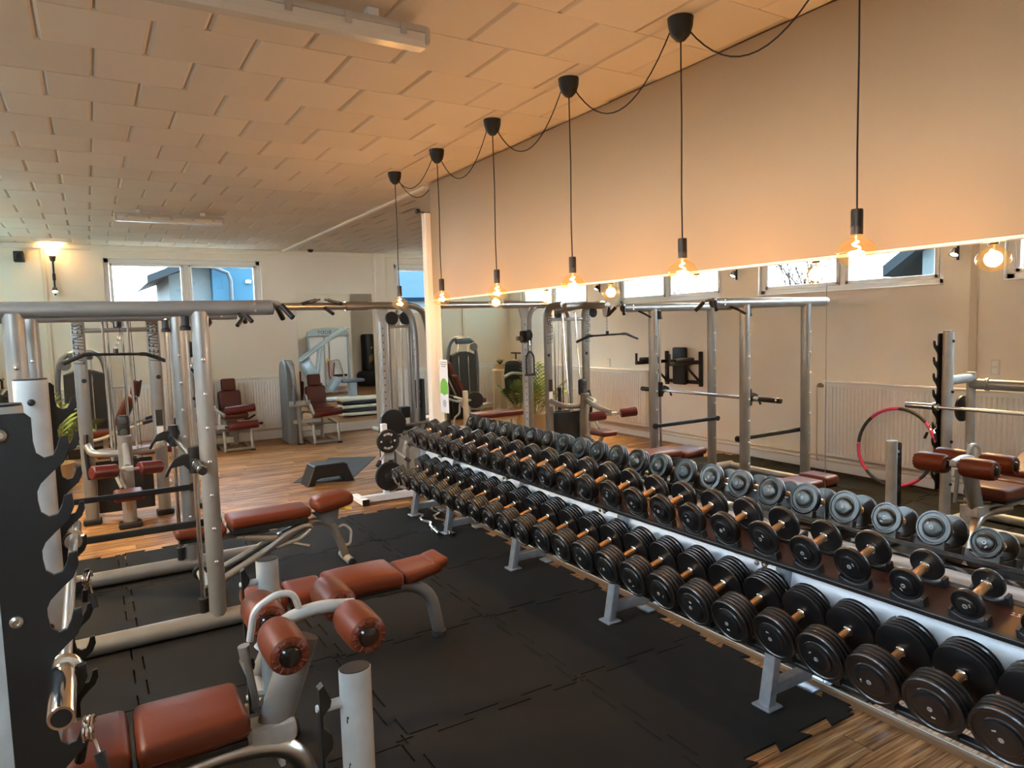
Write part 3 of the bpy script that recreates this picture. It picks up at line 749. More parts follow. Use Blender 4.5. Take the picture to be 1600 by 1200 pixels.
# number stickers on the upper tray
lm = frame_mx(RU + Vector((0, 1.125, 0)) - RN * .009 + RD * .03, (0, -1, 0), RD)
part('number_label', B().prism([(-.05, -.016), (.032, -.016), (.05, 0), (.032, .016), (-.05, .016)], .0008, lm), 'label', rack, 'white arrow sticker', smooth=0)
part('number_label', B().prism([(-.046, -.013), (.030, -.013), (.044, 0), (.030, .013), (-.046, .013)], .0012, lm), 'labeld', rack, 'dark red sticker field', smooth=0)
text_part('2.5', .026, 'label', lm @ Matrix.Translation((-.006, 0, .0016)), rack, ext=.0003)
lm2 = frame_mx(RU + Vector((0, 1.55, 0)) - RN * .009 + RD * .03, (0, -1, 0), RD)
part('number_label', B().prism([(-.05, -.016), (.032, -.016), (.05, 0), (.032, .016), (-.05, .016)], .0008, lm2), 'label', rack, 'white arrow sticker', smooth=0)
part('number_label', B().prism([(-.046, -.013), (.030, -.013), (.044, 0), (.030, .013), (-.046, .013)], .0012, lm2), 'labeld', rack, 'dark red sticker field', smooth=0)

# curl bars on the floor by the rack end
def curl_bar(pts, lab, r=.0125, sleeve=True):
    p = [Vector(q) for q in pts]
    t = thing('curl_bar', lab, 'barbell', p[0], 'curl bars lying under the rack')
    part('shaft', B().tube(fillet(p, .02, 3), r, 10), 'chrome', t)
    for a, b_ in ((p[0], p[1]), (p[-1], p[-2])):
        d = (b_ - a).normalized()
        part('sleeve', B().cyl(a - d * .01, a + d * .15, .017, 14, bev=.003), 'chrome', t)
        part('ring', B().cyl(a + d * .15, a + d * .165, .024, 14, bev=.003), 'steel', t)
def zig(a, b_, amp, z):
    a, b_ = Vector(a), Vector(b_); d = (b_ - a).normalized(); s = Vector((-d.y, d.x, 0)); out = []
    for u, k in ((0, 0), (.27, 0), (.36, 1), (.45, -.6), (.55, -.6), (.64, 1), (.73, 0), (1, 0)): q = a.lerp(b_, u) + s * amp * k; q.z = z; out.append(q)
    return out
curl_bar(zig((2.66, 6.46, 0), (2.50, 5.47, 0), .035, .026), 'chrome curl bar lying on the rubber floor beside the rack leg')
curl_bar(zig((2.86, 6.50, 0), (2.585, 5.40, 0), .05, .026), 'steel zigzag curl bar lying closer under the dumbbells')

# ------------------------------------------------------------------ power cage with guided bar
cx0, cx1, cy0, cy1, bz = -.33, .578, 4.55, 5.81, 1.966
cage = thing('guided_bar_cage', 'silver tube power cage with guided barbell on the rubber floor', 'power rack', (.12, 5.18, 0))
for y in (cy0, cy1):
    part('top_beam', B().cyl((-.65, y, bz), (1.0, y, bz), .045, 24), 'silver', cage)
    for x, s in ((-.65, -1), (1.0, 1)): part('end_cap', B().cyl((x - .002 * s, y, bz), (x + .004 * s, y, bz), .0445, 20), 'blackp', cage)
    part('end_sleeve', B().cyl((.86, y, bz), (.985, y, bz), .0465, 24), 'silver', cage)
    sb = B()
    for z in (-.02, .022): sb.lathe([(.009, 0), (.008, .004), (0, .006)], (.89, y - .042, bz + z), (0, -1, 0), 8)
    part('beam_screw', sb, 'steel', cage)
    part('base_tube', B().cyl((-.66, y, .058), (1.05, y, .058), .055, 24), 'silver', cage)
    for x, s in ((-.66, -1), (1.05, 1)): part('end_cap', B().cyl((x - .002 * s, y, .058), (x + .008 * s, y, .058), .056, 20), 'blackp', cage)
    for x in (cx0, cx1):
        p = part('post', B().cyl((x, y, .09), (x, y, bz - .02), .05, 24), 'silver', cage)
        for z in (.43, .635, .84, 1.045, 1.25, 1.455, 1.66):
            for s in ((-1,) if x > 0 else (-1,)):
                part('peg', B().lathe([(.012, 0), (.011, .007), (.006, .011), (0, .012)], (x, y - .049, z), (0, -1, 0), 10), 'steel', p)
                part('peg', B().lathe([(.012, 0), (.011, .007), (.006, .011), (0, .012)], (x, y + .049, z), (0, 1, 0), 10), 'steel', p)
    yi = y + (.055 if y == cy0 else -.055)
    part('safety_bar', B().box(((cx0 + cx1) / 2, yi, .66), (cx1 - cx0 + .07, .022, .042), bev=.005).cyl((cx1 + .03, yi - .016, .66), (cx1 + .03, yi + .016, .66), .03, 14).cyl((cx0 - .03, yi - .016, .66), (cx0 - .03, yi + .016, .66), .03, 14), 'black', cage, 'black safety bar')
    yg = y + (.02 if y == cy0 else -.02); xg = cx1 - .078
    part('guide_rod', B().cyl((xg, yg, .11), (xg, yg, bz), .0145, 14), 'chrome', cage)
    part('bush', B().lathe([(.03, 0), (.032, .02), (.024, .03), (.024, .09), (0, .09)], (xg, yg, bz - .13), (0, 0, 1), 14), 'blackp', cage)
    part('bush', B().lathe([(.026, 0), (.026, .075), (.03, .08), (.03, .095), (0, .095)], (xg, yg, .105), (0, 0, 1), 14), 'blackp', cage)
    sgn = -1 if y == cy0 else 1
    hk = [(-.17, -.075), (-.15, -.035), (-.11, .025), (-.06, .045), (.035, .045), (.075, .03), (.085, -.01), (.07, -.012), (.06, .008), (.035, .01), (.03, -.055), (-.03, -.055), (-.06, -.02), (-.125, -.03), (-.15, -.08)]
    part('carriage', B().prism(hk, .018, frame_mx((xg - .0, yg - .009, 1.055), (1, 0, 0), (0, 0, 1)) @ Matrix.Translation((0, 0, -.009)), bev=.003).cyl((xg, yg, .98), (xg, yg, 1.14), .032, 14, bev=.004), 'black', cage, 'black hook carriage')
    # pull-up handles at the mirror end
    for s in ((-1, 1) if y == cy0 else (1, -1)):
        h = part('handle', B().tube(fillet([(.97, y, bz + .03), (1.03, y + s * .05, bz + .03), (1.09, y + s * .12, bz - .06)], .03), .011, 8), 'steel', cage)
        part('grip', B().cyl((1.045, y + s * .066, bz + .009), (1.095, y + s * .127, bz - .069), .0175, 12), 'blackp', h)
    part('handle', B().tube(fillet([(.80, y, bz - .03), (.80, y - .12, bz - .07), (.76, y - .17, bz - .11)], .02), .012, 8), 'black', cage)
part('cross_tube', B().cyl((-.62, cy0, .058), (-.62, cy1, .058), .045, 20), 'silver', cage)
part('cross_tube', B().cyl((-.60, cy0, bz), (-.60, cy1, bz), .035, 20), 'silver', cage)
bx = cx1 - .078
part('bar', B().cyl((bx, 4.58, 1.05), (bx, 5.78, 1.05), .0145, 14), 'chrome', cage, 'chrome barbell shaft')
for a, c in ((4.2, 4.6), (6.09, 5.76)):
    d = 1 if c > a else -1
    part('sleeve', B().cyl((bx, a, 1.05), (bx, c, 1.05), .025, 16, bev=.004).cyl((bx, c - d * .05, 1.05), (bx, c - d * .005, 1.05), .035, 16, bev=.004), 'black' if a > 5 else 'black', cage)
part('sleeve_tip', B().cyl((bx, 4.235, 1.05), (bx, 4.25, 1.05), .0265, 16, bev=.002).cyl((bx, 4.44, 1.05), (bx, 4.50, 1.05), .0265, 16, bev=.002), 'chrome', cage)

# ------------------------------------------------------------------ bench press station
UX = -.19; YN, YFR = 1.93, 3.10
stn = thing('bench_press_station', 'silver bench press station with black hook plates and brown pads', 'bench', (.2, 2.53, 0))
def hook_plate(yp, zt, n):
    w0, w1 = -.045, .04
    poly = [(w0, .33), (w0, zt), (w1 - .012, zt), (w1, zt - .012)]
    z = 1.545
    for i in range(n):
        poly += [(w1, z + .035), (w1 + .004, z + .008), (w1 + .018, z - .004), (w1 + .035, z + .0), (w1 + .044, z + .018), (w1 + .05, z + .04), (w1 + .066, z + .043), (w1 + .068, z + .012), (w1 + .055, z - .018), (w1 + .03, z - .04), (w1 + .008, z - .062), (w1, z - .08)]
        z -= .135
    poly += [(w1, .33)]
    return B().prism(poly, .012, frame_mx((UX + .03, yp + .006, 0), (1, 0, 0), (0, 0, 1)), bev=.0015)
for y, s in ((YN, -1), (YFR, 1)):
    up = part('upright', B().tube([(UX, y, .05), (UX, y, 1.66)], .038, 18, ry=.055), 'silver2', stn)
    part('top_cap', B().tube([(UX, y, 1.658), (UX, y, 1.665)], .036, 18, ry=.053), 'blackp', stn)
    hp = part('hook_plate', hook_plate(y + s * .045, 1.645, 9), 'black', stn, 'black steel plate with bar hooks', smooth=0)
    for z in (1.60, 1.18, .76, .40):
        part('bolt', B().lathe([(.014, 0), (.013, .006), (.007, .009), (.006, .005), (0, .005)], (UX + .012, y + s * .051, z), (0, s, 0), 12), 'steel', hp)
        part('bolt', B().lathe([(.013, 0), (.012, .012), (0, .02)], (UX - .0, y - s * .036, z - .02), (0, -s, 0), 12), 'blackp', up)
    part('rear_post', B().tube([(-.57, y, .05), (-.57, y, 1.30)], .036, 16, ry=.034), 'silver2', stn)
    part('link', B().tube([(UX, y, 1.25), (-.57, y, 1.25)], .034, 14, ry=.04), 'silver2', stn)
    part('side_base', B().tube([(-.75, y, .045), (.68, y, .045)], .04, 16), 'silver2', stn)
    for x, q in ((-.75, -1), (.68, 1)): part('end_cap', B().cyl((x, y, .045), (x + q * .012, y, .045), .041, 16), 'blackp', stn)
    # spotter post with its hooked strip
    part('spotter_post', B().tube([(.60, y + s * .0, .05), (.60, y, .83)], .038, 18, ry=.047), 'silver2', stn, 'scuffed pale grey spotter post')
    part('post_cap', B().tube([(.60, y, .828), (.60, y, .833)], .036, 18, ry=.045), 'blackp', stn)
    pts = []
    strip = [(0, .80), (.014, .81), (.018, .80)]
    z = .76
    while z > .22:
        strip += [(.034, z), (.030, z - .018), (.008, z - .04), (.008, z - .075), (.030, z - .10)]; z -= .125
    strip += [(.018, .17), (0, .17)]
    part('spotter_strip', B().prism([(q[0], q[1]) for q in strip[::-1]], .03, frame_mx((.49, y - .015, 0), (1, 0, 0), (0, 0, 1)) @ Matrix.Translation((0, 0, -.03))), 'black', stn, 'black notched strip', smooth=0)
    for z in (.74, .24): part('standoff', B().cyl((.505, y, z), (.57, y, z), .015, 12).lathe([(.012, 0), (.01, .006), (0, .008)], (.489, y, z), (-1, 0, 0), 10), 'silver2', stn)
part('cross_base', B().tube([(-.70, YN, .045), (-.70, YFR, .045)], .038, 14), 'silver2', stn)
part('cross_base', B().tube([(UX, YN, .045), (UX, YFR, .045)], .038, 14), 'silver2', stn)
part('cross_beam', B().cyl((-.57, YN, 1.2), (-.57, YFR, 1.2), .045, 18).cyl((-.57, YFR - .12, 1.2), (-.57, YFR - .14, 1.2), .055, 18), 'silver', stn)
part('plate_peg', B().cyl((-.57, YFR + .03, .98), (-.57, YFR + .25, .98), .012, 12), 'chrome', stn)
part('plate_peg', B().cyl((-.57, YFR - .03, .98), (-.57, YFR - .25, .98), .012, 12), 'chrome', stn)
yc = 2.54
part('seat_pad', B().pad((.215, yc, .49), (.34, .33, .085), r=.028, taper=.12, crown=.006), 'leather', stn, 'brown leather seat pad')
part('seat_pad', B().pad((-.065, yc, .49), (.19, .33, .085), r=.028, crown=.006), 'leather', stn, 'brown leather pad')
part('back_pad', B().pad((-.50, yc, .62), (.62, .31, .085), rot=(0, .32, 0), r=.03, crown=.006), 'leather', stn, 'brown leather back pad')
for xa, xb in ((.047, .383), (-.158, .028)):
    pp = [(xa, yc - .15), (xa + .02, yc - .1645), (xb - .02, yc - .1645 * (.9 if xb > .1 else 1)), (xb, yc - .15 * (.88 if xb > .1 else 1)), (xb, yc + .15 * (.88 if xb > .1 else 1)), (xb - .02, yc + .1645 * (.9 if xb > .1 else 1)), (xa + .02, yc + .1645), (xa, yc + .15)]
    part('piping', B().tube([(q[0], q[1], .472) for q in pp], .0035, 6, closed=True), 'piping', stn)
for z, w in ((.70, .02), (.56, .014), (.42, .018)):
    part('scuff_mark', B().box((.5665, YN - .0245, z), (.003, w * .35, .007), rot=(0, 0, .8)).box((.5645, YN - .0235, z - .010), (.003, w * .2, .012), rot=(0, 0, .8)), 'ink', stn)
part('pad_base', B().box((.21, yc, .44), (.32, .29, .02)).box((-.065, yc, .44), (.17, .29, .02)).box((0, 0, 0), (.58, .27, .02), mx=Matrix.Translation((-.485, yc, .57)) @ rotm((0, .32, 0))), 'blackp', stn)
part('spine', B().box((.0, yc, .375), (1.0, .075, .07), bev=.008).box((.47, yc, .38), (.16, .10, .085), bev=.01), 'silver2', stn)
part('rear_strut', B().tube([(-.55, yc, .36), (-.62, yc, .05)], .034, 14), 'silver2', stn)
part('curved_leg', B().tube(fillet([(.05, yc - .02, .33), (.35, yc - .02, .36), (.55, yc - .02, .31), (.64, yc - .02, .01)], .2, 9), .037, 16), 'steel', stn, 'curved bright steel front leg')
part('foot', B().tube([(.64, yc - .14, .03), (.64, yc + .12, .03)], .03, 12), 'darkfoam', stn)
part('gusset', B().box((.50, yc + .03, .33), (.02, .14, .16), bev=.004), 'silver2', stn)
part('roller_post', B().tube([(.47, yc, .36), (.505, yc, .45), (.60, yc, .70)], .062, 16, ry=.045, up=(0, 1, 0)), 'silver', stn)
part('roller_arm', B().tube(fillet([(.45, yc + .01, .68), (.53, yc + .01, .765), (.66, yc + .01, .79), (.80, yc + .01, .765)], .08), .024, 12), 'silver2', stn)
part('grab_handle', B().tube(fillet([(.42, yc + .01, .72), (.44, yc + .01, .83), (.52, yc + .01, .87), (.58, yc + .01, .86), (.60, yc + .01, .785)], .035), .0125, 10), 'silver2', stn)
part('adjust_strut', B().cyl((.425, yc + .16, .62), (.455, yc + .16, .40), .014, 12).cyl((.422, yc + .16, .645), (.429, yc + .16, .59), .022, 12), 'silver', stn)
part('adjust_pin', B().cyl((.38, yc - .05, .43), (.42, yc + .18, .40), .011, 10), 'valve', stn)
for x, z in ((.50, .745), (.768, .745)):
    ax = part('roller_axle', B().cyl((x, yc - .24, z), (x, yc + .26, z), .011, 10), 'steel', stn)
    for s in (-1, 1):
        c = Vector((x, yc + .012 + s * .155, z))
        part('roller', B().lathe([(.032, -.108), (.050, -.112), (.064, -.1), (.07, -.075), (.071, 0), (.07, .075), (.064, .1), (.050, .112), (.032, .108)], c, (0, 1, 0), 24), 'leather', stn, 'brown leather roller')
        gb = B()
        for q in (-1, 1):
            for i in range(14):
                a = 2 * PI * i / 14
                gb.box((0, 0, 0), (.006, .008, .022), bev=.0025, mx=Matrix.Translation(c + Vector((.049 * math.cos(a), q * .1095, .049 * math.sin(a)))) @ rotm((0, -a - PI / 2, 0)))
        part('gather', gb, 'leather', stn, stuff=True)
        for q in (-1, 1): part('roller_cap', B().lathe([(0, -.02), (.036, -.02), (.037, .004), (.03, .014), (.012, .019), (0, .0195)], c + Vector((0, q * .104, 0)), (0, q, 0), 18), 'gloss', stn)
# barbell on the hooks
bb = thing('barbell', 'chrome barbell lying across the black hook plates', 'barbell', (-.095, 2.5, 1.05))
bX, bZ = -.098, 1.034
part('shaft', B().cyl((bX, 1.93, bZ), (bX, 3.12, bZ), .0145, 14), 'steel', bb)
for a, c, s in ((1.66, 1.90, 1), (3.39, 3.15, -1)):
    part('sleeve', B().lathe([(0, 0), (.0245, 0), (.026, .003), (.026, .24), (0, .24)], (bX, a, bZ), (0, s, 0), 20), 'chrome', bb)
    part('collar', B().lathe([(.026, 0), (.037, .002), (.039, .006), (.039, .02), (.034, .024), (.03, .04), (.0, .04)], (bX, c - s * .012, bZ), (0, s, 0), 20), 'chrome', bb)
    part('end_disc', B().lathe([(0, 0), (.019, 0), (.02, .002), (0, .002)], (bX, a - s * .001, bZ), (0, s, 0), 16), 'black', bb)
# spring clips hanging on the lower hooks
def spring_clip(x, y, z, lab, rz):
    t = thing('spring_clip', lab, 'barbell clip', (x, y, z), 'spring clips hanging on the hooks')
    R = Matrix.Translation((x, y, z)) @ rotm((0, 0, rz))
    pts = []
    for i in range(61):
        a = 2 * PI * 3.1 * i / 60; pts.append(R @ Vector((.027 * math.cos(a), -.012 + .024 * i / 60, .027 * math.sin(a) - .027)))
    part('coil', B().tube(pts, .0036, 6), 'chrome', t)
    for s in (-1, 1):
        part('lever', B().tube([R @ Vector((.01 * s, s * .012, -.05)), R @ Vector((.03 * s + .01, s * .02, -.075)), R @ Vector((.045 * s + .015, s * .03, -.12))], .0036, 6), 'chrome', t)
        part('grip', B().tube([R @ Vector((.032 * s + .011, s * .021, -.08)), R @ Vector((.05 * s + .016, s * .033, -.135))], .012, 8), 'blackp', t)
spring_clip(-.065, YFR + .045, .90, 'spring clip with black grips hanging on the farther hook plate', 1.3)
spring_clip(-.06, YN - .045, .915, 'spring clip with black grips hanging on the near hook plate', 1.45)
wp = thing('weight_plate', 'black weight plate on the rear peg of the bench press station', 'weight plate', (-.57, YFR + .08, .98))
part('disc', B().lathe([(.014, 0), (.10, 0), (.112, .004), (.115, .012), (.115, .022), (.108, .028), (.095, .022), (.05, .02), (.045, .028), (.014, .028)], (-.57, YFR + .05, .98), (0, 1, 0), 24), 'irondull', wp)
part('hub_ring', B().lathe([(.013, 0), (.026, 0), (.026, .006), (.013, .006)], (-.57, YFR + .08, .98), (0, 1, 0), 16), 'steel', wp)

# ------------------------------------------------------------------ flat bench with four pads
fb = thing('utility_bench', 'low brown leather bench with four pads and arched silver leg', 'bench', (1.1, 3.68, 0))
yb = 3.68
part('pad', B().pad((.685, yb, .445), (.20, .27, .085), r=.03), 'leather', fb)
part('pad', B().pad((.90, yb, .435), (.205, .28, .075), r=.026), 'leather', fb)
part('pad', B().pad((1.205, yb, .435), (.395, .30, .085), rot=(0, .0, 0), r=.03, taper=-.06, crown=.022), 'leather', fb, 'broad crowned back pad')
part('head_pad', B().pad((1.535, yb, .435), (.265, .27, .08), rot=(0, -.10, 0), r=.035, taper=.25, crown=-.018).pad((1.65, yb, .462), (.10, .21, .05), rot=(0, -.2, 0), r=.022), 'leather', fb, 'saddle-shaped head pad')
part('pad_base', B().box((1.2, yb, .385), (.38, .24, .02)).box((.90, yb, .388), (.19, .22, .02)).box((.685, yb, .395), (.18, .22, .02)), 'blackp', fb)
part('spine', B().tube([(.60, yb, .345), (1.36, yb, .345)], .034, 14, ry=.03), 'silver', fb)
part('front_leg', B().tube(fillet([(1.30, yb, .345), (1.50, yb, .345), (1.62, yb, .26), (1.665, yb, .012)], .14, 9), .036, 16), 'silver', fb)
part('foot_cap', B().lathe([(.04, 0), (.042, .006), (.042, .03), (.037, .034)], (1.665, yb, .0), (0, 0, 1), 16), 'darkfoam', fb)
part('rear_leg', B().tube(fillet([(.80, yb, .345), (.70, yb, .2), (.62, yb, .035)], .08), .034, 14), 'silver', fb)
part('rear_foot', B().tube([(.62, yb - .26, .032), (.62, yb + .26, .032)], .032, 14), 'silver', fb)
part('hinge', B().box((.80, yb, .37), (.05, .14, .06), bev=.006).cyl((.79, yb - .1, .38), (.79, yb + .1, .38), .014, 10), 'silver2', fb)

# ------------------------------------------------------------------ adjustable bench
ab = thing('adjustable_bench', 'brown leather adjustable bench with looped silver frame beside the cage', 'bench', (1.1, 5.3, 0))
ya = 5.31
part('back_pad', B().pad((1.06, ya, .465), (.58, .28, .075), r=.028, taper=.12), 'leather', ab)
part('seat_pad', B().pad((.585, ya, .44), (.33, .28, .07), rot=(0, .05, 0), r=.028), 'leather', ab)
part('head_pad', B().pad((1.535, ya, .495), (.31, .25, .10), rot=(0, -.12, 0), r=.045, taper=.3, crown=.02), 'leather', ab, 'rounded head pad')
part('pad_base', B().box((1.05, ya, .41), (.54, .25, .05), bev=.01).box((.585, ya, .395), (.28, .22, .03), bev=.006), 'blackp', ab)
part('pad_beam', B().box((.78, ya, .362), (.55, .05, .045), bev=.006), 'silver', ab)
for s in (-1, 1):
    part('frame_tube', B().tube(fillet([(.62, ya + s * .12, .05), (1.12, ya + s * .07, .27), (1.30, ya + s * .03, .34), (1.40, ya, .35)], .12, 8), .026, 12), 'silver', ab)
    part('wheel', B().lathe([(.012, -.022), (.05, -.02), (.055, -.01), (.055, .01), (.05, .02), (.012, .022)], (.60, ya + s * .24, .056), (0, 1, 0), 18), 'blackp', ab)
part('frame_loop', B().tube(fillet([(1.00, ya - .10, .225), (1.16, ya - .12, .335), (1.30, ya - .12, .375), (1.35, ya - .11, .345), (1.26, ya - .11, .275), (1.08, ya - .09, .235)], .045, 6), .018, 10), 'silver', ab)
part('front_leg', B().tube(fillet([(1.28, ya, .34), (1.42, ya, .37), (1.54, ya, .31), (1.63, ya, .03)], .12, 9), .03, 14), 'silver', ab)
part('front_foot', B().cyl((1.63, ya - .13, .03), (1.63, ya + .13, .03), .03, 14, bev=.004), 'silver2', ab)
for s in (-1, 1): part('foot_cap', B().cyl((1.63, ya + s * .13, .03), (1.63, ya + s * .155, .03), .032, 14, bev=.006), 'blackp', ab)
part('rear_foot', B().cyl((.60, ya - .22, .056), (.60, ya + .22, .056), .03, 14), 'silver2', ab)
part('gas_strut', B().cyl((.86, ya - .06, .345), (1.10, ya - .05, .30), .03, 14, bev=.004).cyl((.82, ya - .06, .352), (.87, ya - .06, .344), .018, 12), 'silver', ab)
part('strut_eye', B().lathe([(.012, -.02), (.034, -.018), (.034, .018), (.012, .02)], (1.12, ya - .05, .297), (0, 1, 0), 16), 'steel', ab)
part('foot_peg', B().cyl((1.13, ya - .06, .27), (1.31, ya - .17, .225), .014, 10), 'steel', ab)
part('pivot_plate', B().prism([(-.10, .02), (.12, .04), (.10, -.08), (.02, -.10)], .012, frame_mx((1.46, ya - .03, .42), (1, 0, 0), (0, 0, 1))), 'greymetal', ab)
part('carry_handle', B().tube(fillet([(1.555, ya, .27), (1.62, ya, .30), (1.68, ya, .24), (1.665, ya, .13), (1.61, ya, .13)], .03), .010, 8), 'silver2', ab)
part('pop_pin', B().cyl((1.58, ya - .05, .445), (1.66, ya - .09, .435), .013, 10), 'yellow', ab, 'yellow pull pin')

# ------------------------------------------------------------------ cable station: lat tower, beam, right tower
YT = 7.9; F0 = -.008
cs = thing('cable_station', 'silver cable station of two towers joined by a high beam, with maroon rollers', 'exercise machine', (1.7, 7.9, F0))
def vtext(txt, x0, y, z, sz, x_dir, m='ink', shear=.25):
    return text_part(txt, sz, m, frame_mx((x0, y, z), (0, 0, 1), x_dir) @ Matrix.Diagonal((.56, 1, 1, 1)), cs, shear=shear)
for x in (-.075, .565):
    lean = .0
    u = part('upright', B().tube(fillet([(x, YT, .0), (x, YT, 1.96), (x, YT - .06, 2.05), (x, YT - .4, 2.07)], .06, 5), .048, 16, ry=.058), 'silver', cs)
    part('foot', B().box((x, YT, .02), (.16, .13, .055), bev=.012), 'blackp', cs)
    vtext('LIFE FITNESS', x, YT - .0495, 1.745, .125, (-1, 0, 0))
    part('badge', B().lathe([(0, 0), (.022, 0), (.022, .004), (0, .004)], (x + .02, YT - .046, 1.40 if x < 0 else 1.40), (0, -1, 0), 16), 'blackp', cs)
part('instruction_label', B().box((.565, YT - .0485, .99), (.06, .002, .16)), 'ink', cs, smooth=0)
part('instruction_label', B().box((.565, YT - .0485, .80), (.06, .002, .2)), 'label', cs, smooth=0)
part('cross_tube', B().cyl((-.075, YT, 1.88), (.565, YT, 1.88), .022, 12), 'silver', cs)
part('boom', B().tube(fillet([(.245, 8.15, 1.99), (.245, 7.6, 2.06), (.245, 7.0, 2.03)], .2), .045, 14), 'silver', cs)
part('boom_head', B().box((.245, YT - .42, 2.05), (.66, .07, .07), bev=.02), 'silver', cs)
for y in (7.02, 7.3, 8.1):
    part('pulley', B().lathe([(.01, -.016), (.062, -.016), (.066, -.012), (.06, 0), (.066, .012), (.062, .016), (.01, .016)], (.245, y, 1.955), (1, 0, 0), 20), 'blackp', cs)
part('pulley_yoke', B().prism([(-.06, 0), (.06, 0), (.03, -.13), (-.03, -.13)], .012, frame_mx((.21, 7.02, 2.03), (0, 1, 0), (0, 0, 1))).prism([(-.06, 0), (.06, 0), (.03, -.13), (-.03, -.13)], .012, frame_mx((.268, 7.02, 2.03), (0, 1, 0), (0, 0, 1))), 'silver2', cs)
arch = [(-.10, 8.32, .05), (-.10, 8.32, 1.95), (.0, 8.32, 2.08), (.49, 8.32, 2.08), (.59, 8.32, 1.95), (.59, 8.32, .05)]
part('rear_arch', B().tube(fillet(arch, .12), .036, 14), 'silver', cs)
part('rear_brace', B().tube([(-.10, 8.32, .12), (-.075, YT, .12)], .03, 10).tube([(.59, 8.32, .12), (.565, YT, .12)], .03, 10), 'silver', cs)
for x in (.17, .30): part('guide_rod', B().cyl((x, 8.12, .1), (x, 8.12, 2.0), .013, 10), 'chrome', cs)
for x in (.13, .345): part('guide_rod', B().cyl((x, 7.72, .62), (x, 7.86, 1.98), .012, 10), 'chrome', cs)
wsb = B()
for i in range(14): wsb.box((.235, 8.12, .14 + .034 * i), (.24, .12, .03), bev=.003)
part('weight_stack', wsb, 'darkshroud', cs)
part('stack_cover', B().box((.235, 7.98, .33), (.50, .02, .52), bev=.006), 'blackp', cs)
part('cable', B().cyl((.40, 7.95, .3), (.37, 7.9, 2.0), .003, 6).cyl((.245, 7.02, 1.9), (.245, 7.02, 1.83), .003, 6), 'cord', cs)
part('selector_stem', B().box((.235, 8.12, .75), (.05, .05, .35), bev=.01), 'blackp', cs)
part('waist_tube', B().tube(fillet([(-.075, YT - .03, .78), (-.04, 7.62, .72), (.245, 7.58, .70), (.53, 7.62, .72), (.565, YT - .03, .78)], .09), .034, 12), 'silver', cs)
part('seat_column', B().tube([(.235, 7.56, .0), (.235, 7.56, .55), (.235, 7.52, .88)], .052, 14, ry=.062), 'silver', cs)
part('column_foot', B().box((.235, 7.56, .02), (.20, .16, .055), bev=.012), 'blackp', cs)
part('pulley_box', B().box((.235, 7.58, .96), (.105, .09, .22), bev=.03, seg=3), 'blackp', cs)
for z in (.91, 1.02): part('pulley_cap', B().lathe([(.035, 0), (.03, .006), (.008, .01), (0, .006)], (.235, 7.533, z), (0, -1, 0), 14), 'darkfoam', cs)
part('thigh_mast', B().tube(fillet([(.235, 7.52, .80), (.235, 7.30, .72), (.225, 6.96, .665)], .1), .03, 12, ry=.034), 'silver', cs)
ra, rb_ = Vector((.045, 6.86, .668)), Vector((.405, 7.04, .632))
rd = (rb_ - ra).normalized()
part('roller_axle', B().cyl(ra - rd * .06, rb_ + rd * .06, .014, 10), 'silver2', cs)
for c in (ra, rb_):
    part('roller', B().lathe([(.03, -.105), (.05, -.105), (.058, -.095), (.058, .095), (.05, .105), (.03, .105)], c, rd, 20), 'maroon', cs, 'maroon vinyl roller')
part('roller_clamp', B().box((.225, 6.955, .655), (.09, .05, .045), bev=.006), 'silver2', cs)
part('seat', B().pad((.225, 7.16, .385), (.24, .30, .07), r=.025), 'maroon', cs, 'maroon seat pad')
part('seat_post', B().tube(fillet([(.235, 7.52, .30), (.23, 7.25, .22), (.225, 7.17, .35)], .06), .028, 12).tube(fillet([(.12, 7.5, .6), (.15, 7.4, .5), (.18, 7.3, .42)], .05), .018, 8), 'silver', cs)
part('phone_holder', B().tube([(-.075, YT - .05, .88), (-.085, YT - .10, .70), (-.07, YT - .08, .45)], .02, 8), 'black', cs)
# hanging lat bar
lb = thing('lat_bar', 'black angled lat bar hanging from the cable station', 'cable attachment', (.21, 7.05, 1.66))
L0, L1 = Vector((-.19, 6.93, 1.63)), Vector((.60, 7.20, 1.60)); dv = (L1 - L0)
pb = [L0 + Vector((0, 0, -.03)), L0 + dv * .2 + Vector((0, 0, .045)), L0 + dv * .8 + Vector((0, 0, .045)), L1 + Vector((0, 0, -.02))]
part('bar', B().tube(fillet(pb, .05), .0125, 10), 'black', lb)
for a, c in ((0, .22), (.78, 1.0)):
    q = [pb[0], pb[1], pb[1] + dv * .06] if a == 0 else [pb[2] - dv * .06, pb[2], pb[3]]
    part('grip', B().tube(fillet(q, .05), .017, 10), 'blackp', lb)
mc = L0 + dv * .5 + Vector((0, 0, .045))
part('swivel', B().cyl(mc, mc + Vector((0, 0, .05)), .02, 12), 'blackp', lb)
ch = B(); top = Vector((.245, 7.02, 1.84))
for i in range(6):
    p = (mc + Vector((0, 0, .05))).lerp(top, (i + .5) / 6)
    R = Matrix.Translation(p) @ rotm((PI / 2 if i % 2 else 0, 0, PI / 2 if i % 2 else 0)); ch.tube([R @ Vector((.010 * math.cos(t), 0, .016 * math.sin(t))) for t in [2 * PI * k / 10 for k in range(10)]], .0032, 5, closed=True)
part('chain', ch, 'steel', lb)
